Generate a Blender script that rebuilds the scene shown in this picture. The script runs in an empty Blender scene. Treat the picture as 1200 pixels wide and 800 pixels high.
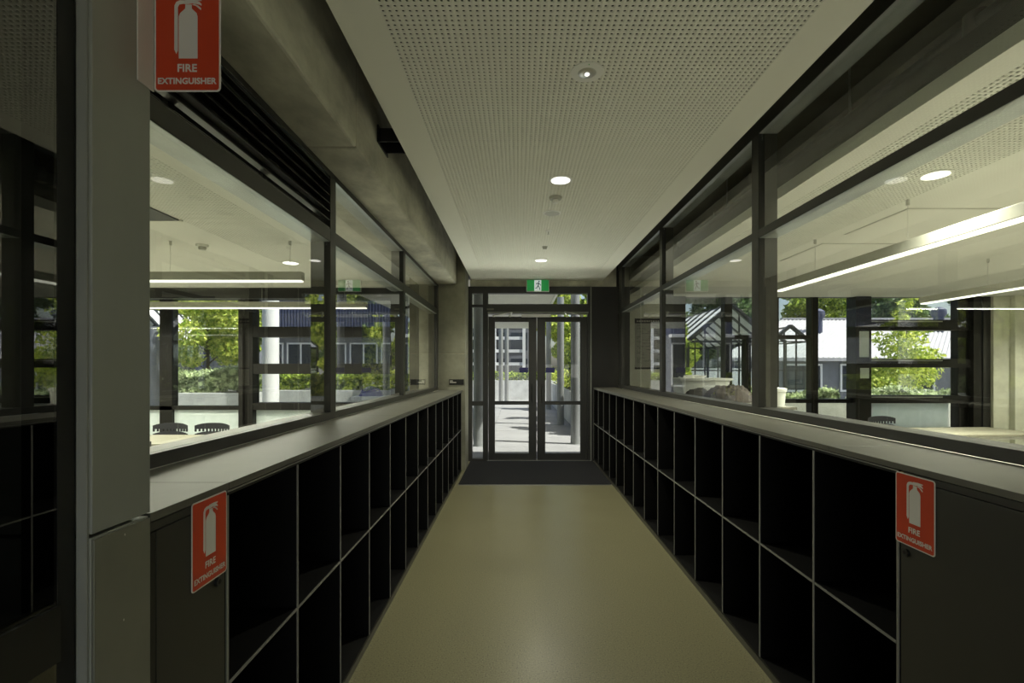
import bpy, math, random
import numpy as np
from mathutils import Vector, Matrix
R = random.Random(7)
C = bpy.context.scene.collection
S = bpy.context.scene
F = 570.0
# ------------------------------------------------------------------ camera
cd = bpy.data.cameras.new('camera'); cam = bpy.data.objects.new('camera', cd); C.objects.link(cam)
cam.location = (0, 0, 1.5); cam.rotation_euler = (math.pi/2, 0, 0)
cd.sensor_width = 36; cd.lens = F/1200*36; cd.shift_x = -6.5/1200; cd.shift_y = 31.5/1200
cd.clip_start = .05; cd.clip_end = 300
S.camera = cam
# ------------------------------------------------------------------ light, exposure
S.view_settings.view_transform = 'Standard'; S.view_settings.look = 'None'
S.view_settings.exposure = 0; S.view_settings.gamma = 1; S.view_settings.use_curve_mapping = False
S.cycles.transparent_max_bounces = 24
S.cycles.sample_clamp_indirect = 4
SUN_DIR = Vector((.50, -.13, .85)).normalized()
w = bpy.data.worlds.new('sky'); S.world = w; w.use_nodes = True
nt = w.node_tree; bg = nt.nodes['Background']
sky = nt.nodes.new('ShaderNodeTexSky'); sky.sky_type = 'NISHITA'; sky.sun_disc = False
sky.sun_elevation = math.asin(SUN_DIR.z); sky.sun_rotation = math.atan2(SUN_DIR.x, SUN_DIR.y)
sky.dust_density = 3; sky.ozone_density = 1
nt.links.new(sky.outputs[0], bg.inputs[0]); bg.inputs[1].default_value = .20
sd = bpy.data.lights.new('sun', 'SUN'); sd.energy = 9.5; sd.angle = .01; sd.color = (1, .97, .90)
sun = bpy.data.objects.new('sun', sd); C.objects.link(sun); sun.location = (10, 10, 12)
sun.rotation_euler = SUN_DIR.to_track_quat('Z', 'Y').to_euler()
LAMP = (1, .97, .80)
E_PEND, E_DOWN = 41, 15

def area(name, loc, sx, sy, e, col=LAMP, rot=(0, 0, 0)):
    d = bpy.data.lights.new(name, 'AREA'); d.spread = (math.radians(112) if loc[0] > 0 else math.radians(174)) if 'pendant' in name else math.pi; d.shape = 'RECTANGLE'; d.size = sx; d.size_y = sy; d.energy = e; d.color = col
    o = bpy.data.objects.new(name, d); C.objects.link(o); o.location = loc; o.rotation_euler = rot
    return o

# ------------------------------------------------------------------ materials
def mat(name, col, rough=.6, metal=0, spec=.5, noise=0, nscale=6, bump=0, bscale=60, stretch=None, emit=0, coat=0):
    m = bpy.data.materials.new(name); m.use_nodes = True
    t = m.node_tree; b = t.nodes['Principled BSDF']
    b.inputs['Base Color'].default_value = (*col, 1); b.inputs['Roughness'].default_value = rough
    b.inputs['Metallic'].default_value = metal; b.inputs['Specular IOR Level'].default_value = spec
    b.inputs['Coat Weight'].default_value = coat
    if emit: b.inputs['Emission Color'].default_value = (*col, 1); b.inputs['Emission Strength'].default_value = emit
    tc = t.nodes.new('ShaderNodeTexCoord'); mp = t.nodes.new('ShaderNodeMapping')
    t.links.new(tc.outputs['Object'], mp.inputs[0])
    if stretch: mp.inputs['Scale'].default_value = stretch
    if noise:
        n = t.nodes.new('ShaderNodeTexNoise'); n.inputs['Scale'].default_value = nscale; n.inputs['Detail'].default_value = 5
        n.inputs['Roughness'].default_value = .62
        t.links.new(mp.outputs[0], n.inputs['Vector'])
        r = t.nodes.new('ShaderNodeValToRGB'); r.color_ramp.elements[0].position = .3; r.color_ramp.elements[1].position = .72
        r.color_ramp.elements[0].color = (*[c*(1-noise) for c in col], 1)
        r.color_ramp.elements[1].color = (*[min(1, c*(1+noise)) for c in col], 1)
        t.links.new(n.outputs['Fac'], r.inputs[0]); t.links.new(r.outputs[0], b.inputs['Base Color'])
    if bump:
        n2 = t.nodes.new('ShaderNodeTexNoise'); n2.inputs['Scale'].default_value = bscale
        t.links.new(mp.outputs[0], n2.inputs['Vector'])
        bp = t.nodes.new('ShaderNodeBump'); bp.inputs['Strength'].default_value = bump; bp.inputs['Distance'].default_value = .01
        t.links.new(n2.outputs['Fac'], bp.inputs['Height']); t.links.new(bp.outputs[0], b.inputs['Normal'])
    return m

def glassmat(name, tint, k=1.7, rough=0.0):
    m = bpy.data.materials.new(name); m.use_nodes = True; t = m.node_tree; t.nodes.clear()
    o = t.nodes.new('ShaderNodeOutputMaterial'); mx = t.nodes.new('ShaderNodeMixShader')
    tr = t.nodes.new('ShaderNodeBsdfTransparent'); tr.inputs[0].default_value = (*tint, 1)
    gl = t.nodes.new('ShaderNodeBsdfGlossy'); gl.inputs['Roughness'].default_value = rough
    fr = t.nodes.new('ShaderNodeFresnel'); fr.inputs[0].default_value = 1.5
    ge = t.nodes.new('ShaderNodeNewGeometry')
    a = t.nodes.new('ShaderNodeMath'); a.operation = 'MULTIPLY'; a.inputs[1].default_value = k; a.use_clamp = True
    s = t.nodes.new('ShaderNodeMath'); s.operation = 'SUBTRACT'; s.inputs[0].default_value = 1
    p = t.nodes.new('ShaderNodeMath'); p.operation = 'MULTIPLY'
    t.links.new(fr.outputs[0], a.inputs[0]); t.links.new(ge.outputs['Backfacing'], s.inputs[1])
    t.links.new(a.outputs[0], p.inputs[0]); t.links.new(s.outputs[0], p.inputs[1])
    t.links.new(p.outputs[0], mx.inputs[0]); t.links.new(tr.outputs[0], mx.inputs[1]); t.links.new(gl.outputs[0], mx.inputs[2])
    t.links.new(mx.outputs[0], o.inputs[0])
    return m

M = {}
M['glass'] = glassmat('clear_glass', (.95, .965, .95), 2.0)
M['mirror_glass'] = glassmat('tinted_reflective_glass', (.5, .5, .47), 3.5)
M['thin_glass'] = glassmat('greenhouse_glass', (.96, .98, .97), 1.3)
M['powder'] = mat('dark_powdercoat', (.030, .030, .026), .38, noise=.12, nscale=3, spec=.5)
M['facade'] = mat('facade_powdercoat', (.010, .0095, .008), .45, spec=.25)
M['lit_anodised'] = mat('lit_anodised_soffit', (.50, .54, .53), .28, .6, noise=.25, nscale=4, stretch=(1, .4, 1))  # anodised metal made paler and patchy, reflected light put into the colour
M['black'] = mat('black_powdercoat', (.012, .012, .011), .4)
M['soft_black'] = mat('matt_black', (.008, .008, .007), .8)
M['louvre'] = mat('louvre_black', (.010, .010, .009), .35)
M['pillar'] = mat('grey_steel_cladding', (.27, .28, .25), .42, noise=.10, nscale=2.5, stretch=(1, 1, .3), spec=.5)
M['plate'] = mat('lighter_steel_plate', (.17, .17, .135), .38, noise=.12, nscale=3, spec=.5)
M['ceiling'] = mat('ceiling_paint', (.82, .815, .72), .75)
M['room_ceiling'] = mat('room_ceiling_paint', (.74, .74, .67), .75)
M['void'] = mat('black_fleece', (.008, .008, .007), .95)
M['concrete'] = mat('board_marked_concrete', (.52, .51, .42), .75, noise=.40, nscale=3.2, bump=.15, bscale=14, stretch=(1, .6, 1))
M['concrete3'] = mat('shaded_column_concrete', (.27, .265, .20), .75, noise=.25, nscale=3.2, bump=.15, bscale=14)  # darker copy of the board-marked concrete, shade put into its colour
M['concrete2'] = mat('pale_concrete', (.68, .69, .56), .8, noise=.2, nscale=2.5, bump=.1, bscale=25)
M['slab'] = mat('slab_concrete', (.34, .32, .24), .85, noise=.3, nscale=2)
M['counter'] = mat('grey_laminate', (.10, .098, .078), .45, noise=.10, nscale=5, spec=.5)
M['cubby'] = mat('black_board', (.0045, .0045, .004), .5, spec=.25)
M['cubby_inner'] = mat('black_lining', (.0032, .0032, .0028), .5, spec=.2)
M['edge'] = mat('grey_board_edge', (.20, .20, .18), .45)
M['cab_door'] = mat('charcoal_laminate', (.028, .027, .021), .45, noise=.1, nscale=3)
M['metal'] = mat('brushed_metal', (.62, .62, .58), .32, 1)
M['brass'] = mat('brass', (.45, .36, .17), .4, 1)
M['plinth'] = mat('plinth_grey', (.07, .068, .05), .4)
M['rubber'] = mat('entrance_mat', (.009, .009, .011), .95, noise=.5, nscale=120, bump=.7, bscale=300)
M['white'] = mat('white_print', (.62, .60, .56), .5)
M['red'] = mat('safety_red', (.50, .045, .010), .42)
M['green'] = mat('exit_green', (.02, .30, .07), .5, emit=.35)
M['exit_white'] = mat('exit_white', (.75, .85, .85), .5, emit=.45)
M['navy'] = mat('exit_navy', (.02, .03, .05), .5)
M['lamp'] = mat('lamp_glow', (1, .98, .9), .5, emit=2.4)
M['tube'] = mat('diffuser_glow', (1, .99, .86), .5, emit=1.7)
M['white_metal'] = mat('white_enamel', (.82, .82, .76), .45)
M['pend'] = mat('pendant_body', (.42, .42, .36), .5)
M['wall_white'] = mat('white_plaster', (.72, .73, .64), .8)
M['dark_wall'] = mat('dark_cladding', (.013, .0125, .012), .5, noise=.1)
M['room_floor'] = mat('room_carpet', (.34, .33, .29), .9, noise=.2, nscale=60)
M['table'] = mat('table_laminate', (.25, .24, .18), .4, noise=.08, nscale=8, stretch=(1, 8, 1))
M['chair'] = mat('chair_plastic', (.025, .026, .032), .45)
M['tub'] = mat('milky_plastic', (.62, .64, .60), .35)
M['cloth'] = mat('brown_cloth', (.024, .019, .014), .95, noise=.45, nscale=14, bump=.6, bscale=30)
M['cloth2'] = mat('grey_cloth', (.035, .034, .03), .95, noise=.4, nscale=12, bump=.6, bscale=30)
M['blue_cloth'] = mat('blue_cloth', (.05, .06, .28), .85, noise=.3, nscale=20)
M['paving'] = mat('paving', (.25, .25, .25), .8, noise=.12, nscale=1.2, bump=.1, bscale=60)
M['frost'] = mat('frosted_panel', (.88, .95, .93), .5, noise=.06, nscale=40, stretch=(1, 1, .02))
M['roofing'] = mat('pale_corrugated_steel', (.44, .43, .455), .6, noise=.03, nscale=2)
M['blue_clad'] = mat('blue_cladding', (.06, .07, .13), .6)
M['ext_grey'] = mat('grey_render', (.17, .18, .21), .8, noise=.15)
M['ext_white'] = mat('white_render', (.80, .80, .81), .7)
M['post'] = mat('galvanised_post', (.24, .25, .245), .5, .3, noise=.18, nscale=6, stretch=(1, 1, .2))
M['window_dark'] = mat('dark_window_glass', (.03, .04, .06), .08)
M['gh_frame'] = mat('greenhouse_frame', (.018, .022, .022), .5)
M['gh_roof'] = mat('shade_panel', (.86, .86, .88), .7)
M['bark'] = mat('bark', (.10, .08, .06), .9, noise=.3)
M['soil'] = mat('soil', (.05, .04, .03), .95)
M['planter'] = mat('concrete_planter', (.55, .56, .54), .85, noise=.2, nscale=3)
M['paper'] = mat('poster_paper', (.40, .40, .37), .6, noise=.05, nscale=9)
M['ink'] = mat('ink', (.06, .06, .06), .6)
M['blue'] = mat('push_sign_blue', (.03, .03, .13), .5)
M['orange'] = mat('orange_paint', (.6, .17, .03), .6)

def leafmat(name, a, b):
    m = bpy.data.materials.new(name); m.use_nodes = True; t = m.node_tree; t.nodes.clear()
    out = t.nodes.new('ShaderNodeOutputMaterial'); ad = t.nodes.new('ShaderNodeMixShader'); ad.inputs[0].default_value = .38
    d = t.nodes.new('ShaderNodeBsdfPrincipled'); d.inputs['Roughness'].default_value = .5
    tl = t.nodes.new('ShaderNodeBsdfTranslucent')
    tc = t.nodes.new('ShaderNodeTexCoord'); n = t.nodes.new('ShaderNodeTexNoise'); n.inputs['Scale'].default_value = 9; n.inputs['Detail'].default_value = 3
    r = t.nodes.new('ShaderNodeValToRGB'); r.color_ramp.elements[0].position = .42; r.color_ramp.elements[1].position = .60
    r.color_ramp.elements[0].color = (*a, 1); r.color_ramp.elements[1].color = (*b, 1)
    t.links.new(tc.outputs['Object'], n.inputs['Vector']); t.links.new(n.outputs['Fac'], r.inputs[0])
    t.links.new(r.outputs[0], d.inputs['Base Color']); t.links.new(r.outputs[0], tl.inputs[0])
    t.links.new(d.outputs[0], ad.inputs[1]); t.links.new(tl.outputs[0], ad.inputs[2]); t.links.new(ad.outputs[0], out.inputs[0])
    return m
M['frost'] = leafmat('frosted_panel', (.86, .93, .90), (.92, .98, .96)); M['frost'].node_tree.nodes['Mix Shader'].inputs[0].default_value = .55
M['leaf_bright'] = leafmat('bright_leaves', (.22, .34, .03), (.88, .92, .20))  # wide contrast between leaf tones puts sun sparkle into the colour
M['leaf_mid'] = leafmat('mid_green_leaves', (.07, .15, .02), (.62, .74, .12))
M['leaf_dark'] = leafmat('dark_green_leaves', (.04, .08, .035), (.22, .34, .13))
M['leaf_grey'] = leafmat('grey_green_leaves', (.16, .22, .10), (.78, .88, .52))

def floor_mat():
    m = mat('speckled_vinyl', (.30, .285, .20), .34, spec=.42)
    t = m.node_tree; b = t.nodes['Principled BSDF']
    tc = t.nodes.new('ShaderNodeTexCoord')
    v = t.nodes.new('ShaderNodeTexNoise'); v.inputs['Scale'].default_value = 130; v.inputs['Detail'].default_value = 2
    r = t.nodes.new('ShaderNodeValToRGB')
    r.color_ramp.elements[0].position = .28; r.color_ramp.elements[0].color = (0.070, 0.063, 0.035, 1)
    r.color_ramp.elements[1].position = .40; r.color_ramp.elements[1].color = (0.199, 0.185, 0.104, 1)
    e = r.color_ramp.elements.new(.60); e.color = (0.220, 0.206, 0.116, 1)
    e = r.color_ramp.elements.new(.74); e.color = (0.329, 0.309, 0.190, 1)
    n = t.nodes.new('ShaderNodeTexNoise'); n.inputs['Scale'].default_value = 1.6; n.inputs['Detail'].default_value = 3
    mr = t.nodes.new('ShaderNodeMapRange'); mr.inputs[3].default_value = .26; mr.inputs[4].default_value = .42
    t.links.new(tc.outputs['Object'], v.inputs[0]); t.links.new(tc.outputs['Object'], n.inputs[0])
    t.links.new(v.outputs['Fac'], r.inputs[0]); t.links.new(r.outputs[0], b.inputs['Base Color'])
    t.links.new(n.outputs['Fac'], mr.inputs[0]); t.links.new(mr.outputs[0], b.inputs['Roughness'])
    return m
M['floor'] = floor_mat()

# ------------------------------------------------------------------ helpers
WL = {}
class MB:
    def __init__(s): s.v = []; s.f = []
    def box(s, x0, x1, y0, y1, z0, z1):
        x0, x1 = sorted((x0, x1)); y0, y1 = sorted((y0, y1)); z0, z1 = sorted((z0, z1))
        n = len(s.v)
        s.v += [(x0,y0,z0),(x1,y0,z0),(x1,y1,z0),(x0,y1,z0),(x0,y0,z1),(x1,y0,z1),(x1,y1,z1),(x0,y1,z1)]
        s.f += [(n+3,n+2,n+1,n),(n+4,n+5,n+6,n+7),(n,n+1,n+5,n+4),(n+1,n+2,n+6,n+5),(n+2,n+3,n+7,n+6),(n+3,n,n+4,n+7)]
        return s
    def bar(s, a, b, w, h=None, up=(0,0,1)):
        a = Vector(a); b = Vector(b); d = (b-a).normalized(); u = Vector(up)
        if abs(d.dot(u)) > .98: u = Vector((1,0,0))
        r = d.cross(u).normalized(); u = r.cross(d).normalized(); h = h or w
        n = len(s.v)
        for p in (a, b):
            for sx, sz in ((-1,-1),(1,-1),(1,1),(-1,1)): s.v.append(tuple(p + r*sx*w/2 + u*sz*h/2))
        s.f += [(n,n+1,n+2,n+3),(n+7,n+6,n+5,n+4)] + [(n+i, n+4+i, n+4+(i+1)%4, n+(i+1)%4) for i in range(4)]
        return s
    def tube(s, a, b, r0, r1=None, n=16):
        r1 = r0 if r1 is None else r1
        a = Vector(a); b = Vector(b); d = (b-a).normalized(); u = Vector((0,0,1)) if abs(d.z) < .9 else Vector((1,0,0))
        r = d.cross(u).normalized(); u = r.cross(d).normalized(); k = len(s.v)
        for p, q in ((a, r0), (b, r1)):
            for i in range(n):
                t = 2*math.pi*i/n; s.v.append(tuple(p + (r*math.cos(t) + u*math.sin(t))*q))
        s.f += [(k+i, k+n+i, k+n+(i+1)%n, k+(i+1)%n) for i in range(n)]
        s.f += [tuple(range(k, k+n)), tuple(range(k+2*n-1, k+n-1, -1))]
        return s
    def lathe(s, c, prof, n=32):
        """profile of (radius, z) round a vertical axis through c"""
        k = len(s.v); m = len(prof)
        for r, z in prof:
            for i in range(n):
                t = 2*math.pi*i/n; s.v.append((c[0]+r*math.cos(t), c[1]+r*math.sin(t), c[2]+z))
        for j in range(m-1):
            s.f += [(k+j*n+i, k+j*n+(i+1)%n, k+(j+1)*n+(i+1)%n, k+(j+1)*n+i) for i in range(n)]
        s.f += [tuple(range(k+n-1, k-1, -1)), tuple(range(k+(m-1)*n, k+m*n))]
        return s
    def prism(s, pts, fn, t):
        """pts 2-D polygon; fn(u,v,w) -> world; thickness t"""
        n = len(pts); k = len(s.v)
        s.v += [tuple(fn(u, v, 0)) for u, v in pts] + [tuple(fn(u, v, t)) for u, v in pts]
        s.f += [tuple(range(k, k+n)), tuple(range(k+2*n-1, k+n-1, -1))]
        s.f += [(k+i, k+n+i, k+n+(i+1)%n, k+(i+1)%n) for i in range(n)]
        return s
    def build(s, name, m, parent=None, bevel=0, smooth=False, kind=None, label=None, shade=None):
        me = bpy.data.meshes.new(name)
        v = np.array(s.v, dtype=float); lo = v.min(0); hi = v.max(0)
        org = np.array([(lo[0]+hi[0])/2, (lo[1]+hi[1])/2, lo[2]])
        me.from_pydata((v-org).tolist(), [], s.f)
        if smooth:
            for p in me.polygons: p.use_smooth = True
        me.validate()
        me.materials.append(M[m] if isinstance(m, str) else m)
        return link(name, me, org, parent, bevel, smooth, kind, label)

def link(name, me, org, parent=None, bevel=0, smooth=False, kind=None, label=None):
    o = bpy.data.objects.new(name, me); C.objects.link(o)
    org = Vector(org); WL[o.name] = org
    if parent is not None:
        o.parent = parent; o.location = org - WL[parent.name]
    else: o.location = org
    if bevel:
        b = o.modifiers.new('bevel', 'BEVEL'); b.width = bevel; b.segments = 2; b.limit_method = 'ANGLE'
    if smooth:
        try: 
            me.shade_auto_smooth if False else None
            me.set_sharp_from_angle(angle=math.radians(38))
        except Exception: pass
    if kind: o['kind'] = kind
    if label: o['label'] = label
    return o

def tag(o, label, cat=None, group=None, kind=None):
    o['label'] = label
    if cat: o['category'] = cat
    if group: o['group'] = group
    if kind: o['kind'] = kind
    return o

def thing(name, loc, label=None, cat=None, group=None, kind=None):
    o = bpy.data.objects.new(name, None); C.objects.link(o); o.location = loc; WL[o.name] = Vector(loc)
    o.empty_display_size = .1
    if label: tag(o, label, cat, group, kind)
    elif kind: o['kind'] = kind
    return o

def copy_tree(o, loc=None, rz=None, parent=None, label=None):
    kids = list(o.children)
    c = o.copy(); C.objects.link(c); c.parent = parent
    if loc is not None: c.location = loc; WL[c.name] = Vector(loc)
    if rz is not None: c.rotation_euler = (0, 0, rz)
    if label: c['label'] = label
    for k in kids: copy_tree(k, parent=c)
    return c

def px(x, y, Y): return ((x-606.5)*Y/F, Y, 1.5-(y-431.5)*Y/F)
def B(name, m, x0, x1, y0, y1, z0, z1, parent=None, **k): return MB().box(x0,x1,y0,y1,z0,z1).build(name, m, parent, **k)

# ------------------------------------------------------------------ key dimensions
XL, XR = -.8065, 1.2175            # cubby faces
WXL, WXR = -1.158, 1.57            # fronts of the glazing frames
ZCL, ZCR = 1.1815, 1.197           # counter tops
CZ = 2.92                          # corridor ceiling
RZ = 2.67                          # side room ceilings
YD = 7.9                           # door wall
YF = 8.0                           # facade

# ------------------------------------------------------------------ shell
o = B('floor', 'floor', -1.3, 1.75, -3, 7.98, -.1, 0, kind='structure'); o['label'] = 'speckled beige vinyl corridor floor'
o = B('floor', 'room_floor', -9, -1.3, .2, 8.0, -.1, 0, kind='structure'); o['label'] = 'grey carpet floor of the left classroom'
o = B('floor', 'room_floor', 1.75, 9.2, -2, 8.0, -.1, 0, kind='structure'); o['label'] = 'grey carpet floor of the right classroom'
B('wall_back', 'wall_white', 1.75, 9.2, -3.1, -3, 0, 3.3, kind='structure')
B('wall_back_upper', 'wall_white', -1.3, 1.75, -3.1, -3, 2.6, 3.3, kind='structure')
area('back_fill_light', (.25, -3.0, .9), 2.2, 1.7, 17, (1, .99, .90), (math.radians(90+28), 0, 0))  # unseen fill lamp behind the camera, added to lift the corridor ceiling
ab = area('paving_bounce_fill', (.1, 8.22, .03), 1.9, .25, 29, (1, 1, .88), (math.radians(212), 0, 0)); ab.data.spread = math.radians(75)  # added lamp standing in for paving bounce, brightens the far ceiling
B('wall_left_far', 'wall_white', -9.1, -9, .2, 8.1, 0, 3.3, kind='structure')
B('wall_right_far', 'wall_white', 9.2, 9.3, -3.1, 8.1, 0, 3.3, kind='structure')
B('wall_left_near', 'wall_white', -9, -1.25, .75, .9, 0, 3.3, kind='structure')
B('wall_left_dark', 'soft_black', -1.25, -1.2, -3, .9, 0, 3.3, kind='structure')
B('ceiling_slab', 'slab', -9.1, 9.3, -3.1, 8.25, 3.3, 3.5, kind='structure')

# ---- perforated board
def perforated(x0, x1, y0, y1, z, pitch=.0267, r=.0066, t=.004, name='perforated_board', m='ceiling', parent=None):
    nx = int((x1-x0)/pitch); ny = int((y1-y0)/pitch); x1 = x0+nx*pitch; y1 = y0+ny*pitch
    h = pitch/2
    cv = [(-h,-h),(h,-h),(h,h),(-h,h)]
    hv = [(r*math.cos(math.pi/8+math.pi/4*i), r*math.sin(math.pi/8+math.pi/4*i)) for i in range(8)]
    # hole vertices: 0:E+,1:N+..; upper ring gives the hole its depth
    V = np.array([(x,y,0) for x,y in cv] + [(x,y,0) for x,y in hv] + [(x,y,t) for x,y in hv])
    q = []
    for c, (a, b) in enumerate(((5,4),(7,6),(1,0),(3,2))):       # corner tris
        pass
    corner_of = {0:2, 1:2, 2:3, 3:3, 4:0, 5:0, 6:1, 7:1}
    for i in range(8):
        j = (i+1) % 8; ci, cj = corner_of[i], corner_of[j]
        if ci == cj: q.append((ci, 4+j, 4+i, 4+i))
        else: q.append((ci, cj, 4+j, 4+i))
        q.append((4+i, 4+j, 12+j, 12+i))
    tri = []
    for a,b,c,d in q:
        tri.append((a,b,c))
        if c != d: tri.append((a,c,d))
    T = np.array(tri)
    gx, gy = np.meshgrid(np.arange(nx), np.arange(ny)); cx = (gx.ravel()+.5)*pitch - nx*pitch/2; cy = (gy.ravel()+.5)*pitch - ny*pitch/2
    n = len(cx)
    VV = np.repeat(V[None], n, 0); VV[:,:,0] += cx[:,None]; VV[:,:,1] += cy[:,None]
    TT = (T[None] + (np.arange(n)*len(V))[:,None,None]).reshape(-1, 3)
    VV = VV.reshape(-1, 3)
    me = bpy.data.meshes.new(name)
    me.vertices.add(len(VV)); me.vertices.foreach_set('co', VV.ravel())
    me.loops.add(TT.size); me.loops.foreach_set('vertex_index', TT.ravel().astype(np.int32))
    me.polygons.add(len(TT)); me.polygons.foreach_set('loop_start', np.arange(0, TT.size, 3, dtype=np.int32))
    me.update(calc_edges=True); me.materials.append(M[m])
    o = link(name, me, ((x0+x1)/2, (y0+y1)/2, z), parent)
    return o, x1, y1

CXL, CXR = -.74, 1.377
ceil = thing('ceiling', (.318, 3, CZ), 'perforated white plasterboard ceiling over the corridor', kind='structure')
pb, ex, ey = perforated(-.548, 1.206, .4, 7.72, CZ, parent=ceil); pb['kind'] = 'stuff'
MB().box(CXL, -.548, .4, ey, CZ, CZ+.013).box(ex, CXR, .4, ey, CZ, CZ+.013).box(CXL, CXR, ey, YD-.02, CZ, CZ+.013).box(CXL, CXR, -3, .4, CZ, CZ+.013).build('plain_border', 'ceiling', ceil)
MB().box(CXL, CXL+.012, -3, YD-.02, CZ+.013, CZ+.09).box(CXR-.012, CXR, -3, YD-.02, CZ+.013, CZ+.09).build('edge_trim', 'ceiling', ceil)
B('backing', 'void', -.547, 1.19, .401, 7.69, CZ+.0045, CZ+.0085, ceil)

# side room ceilings
for sgn, xa, xb, xc, xe in ((1, 1.80, 1.934, 2.72, 9.2), (-1, -1.80, -2.0, -2.65, -9.0)):
    side = 'right' if sgn > 0 else 'left'
    y0 = 1.0
    yend = 7.98
    c = thing('ceiling_'+side, ((xa+xe)/2, 4, RZ), 'white ceiling of the %s classroom with a perforated strip' % side, kind='structure')
    lo, hi = sorted((xb, xc))
    pb, ex, ey = perforated(lo, hi, y0, yend-.15, RZ, m='room_ceiling', parent=c); pb['kind'] = 'stuff'
    mb = MB()
    if sgn > 0: mb.box(xa, xb, -2, yend, RZ, RZ+.013).box(ex, xe, y0, yend, RZ, RZ+.013).box(xb, xe, -2, y0, RZ, RZ+.013).box(xb, ex, ey, yend, RZ, RZ+.013)
    else: mb.box(hi, xa, .9, yend, RZ, RZ+.013).box(xe, lo, .9, yend, RZ, RZ+.013).box(ex, hi, y0, yend, RZ, RZ+.013).box(lo, hi, ey, yend, RZ, RZ+.013)
    mb.build('plain_board', 'room_ceiling', c)
    B('backing', 'void', lo+.001, ex-.001, 1.001, ey-.001, RZ+.0045, RZ+.0085, c)
    B('upstand', 'room_ceiling', xa, xa+sgn*.012, -2 if sgn > 0 else .9, yend, RZ+.013, RZ+.075, c)
    B('upper_upstand', 'dark_wall', xa+sgn*.004, xa+sgn*.03, -2 if sgn > 0 else .9, yend, RZ+.075, RZ+.17, c)

# concrete beam on the left
bm = thing('concrete_beam', (-1.1, 3, 2.725), 'raw grey concrete beam running along the top of the left glazing', 'beam')
for a, b in ((-3, 2.705), (2.712, 7.13)):
    B('beam_segment', 'concrete', -1.75, -.894, a, b, 2.727, 3.299, bm, bevel=.014)
B('joint_filler', 'slab', -1.74, -.90, 2.700, 2.716, 2.735, 3.29, bm)
br = thing('steel_bracket', (-.82, 3.2, 2.98), 'black steel channel bracket between concrete beam and ceiling edge', 'bracket')
MB().box(-.893, -.70, 3.12, 3.30, 3.03, 3.04).box(-.893, -.70, 3.12, 3.13, 2.955, 3.03).box(-.893, -.70, 3.29, 3.30, 2.955, 3.03).build('channel', 'black', br)
B('flange', 'black', -.893, -.885, 3.09, 3.33, 2.94, 3.05, br)

# concrete column at the far end of the left counter
co = thing('wall_left_end', (-.98, 7.3, 0), 'bare concrete wall end beside the door', kind='structure')
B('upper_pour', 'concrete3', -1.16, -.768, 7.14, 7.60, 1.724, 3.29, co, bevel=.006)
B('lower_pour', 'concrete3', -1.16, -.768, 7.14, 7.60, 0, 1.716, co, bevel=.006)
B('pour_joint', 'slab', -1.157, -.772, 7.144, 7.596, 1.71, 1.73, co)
pl = thing('plaque', (-.86, 7.13, 1.2), 'small black door plaque with two lines of white lettering on the concrete wall end', 'sign')
X0, _, Z0 = px(526.3, 450.8, 7.13); X1, _, Z1 = px(543.5, 444.3, 7.13)
B('plate', 'soft_black', X0, X1, 7.128, 7.138, Z0, Z1, pl)
MB().box(X0+.012, X0+.055, 7.1265, 7.1285, Z1-.028, Z1-.018).build('lettering', 'white', pl)
MB().box(X0+.012, X0+.105, 7.1265, 7.1285, Z1-.052, Z1-.040).build('lettering', 'white', pl)

# ------------------------------------------------------------------ left pillar + near door glass
pil = thing('steel_pillar', (-.95, .99, 0), 'dark grey steel clad pillar at the left between the door glass and the first window', 'pillar')
B('cladding_panel', 'pillar', -1.19, XL, .922, 1.068, 1.185, 3.29, pil, bevel=.0015)
B('cladding_panel', 'pillar', -1.19, XL-.002, .922, 1.0652, 0, 1.178, pil, bevel=.0015)
B('cover_plate', 'plate', XL-.0018, XL+.0025, .9245, 1.0648, .02, 1.174, pil, bevel=.0008, label='lighter scratched lower cover plate')
B('jamb_strip', 'pillar', -.832, -.812, .917, .9215, 0, 3.29, pil)
for (y, z) in ((.995, 1.158), (.992, .985)): B('scratch', 'white', XL+.0024, XL+.0029, y, y+.002, z, z+.004, pil)
door = thing('window_4', (-.87, -.5, 0), 'near left dark glazed screen', kind='structure')
B('pane', 'mirror_glass', -.841, -.835, -2.95, .882, 1.07, 3.25, door)
B('pane', 'mirror_glass', -.841, -.835, -2.95, .882, .06, .97, door)
B('mid_rail', 'black', -.865, -.828, -2.95, .882, .97, 1.07, door)
B('bottom_rail', 'black', -.865, -.828, -2.95, .882, 0, .06, door)
B('stile', 'soft_black', -.90, -.834, .882, .916, 0, 3.28, door)
B('head', 'black', -.865, -.828, -2.95, .882, 3.25, 3.298, door)

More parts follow.
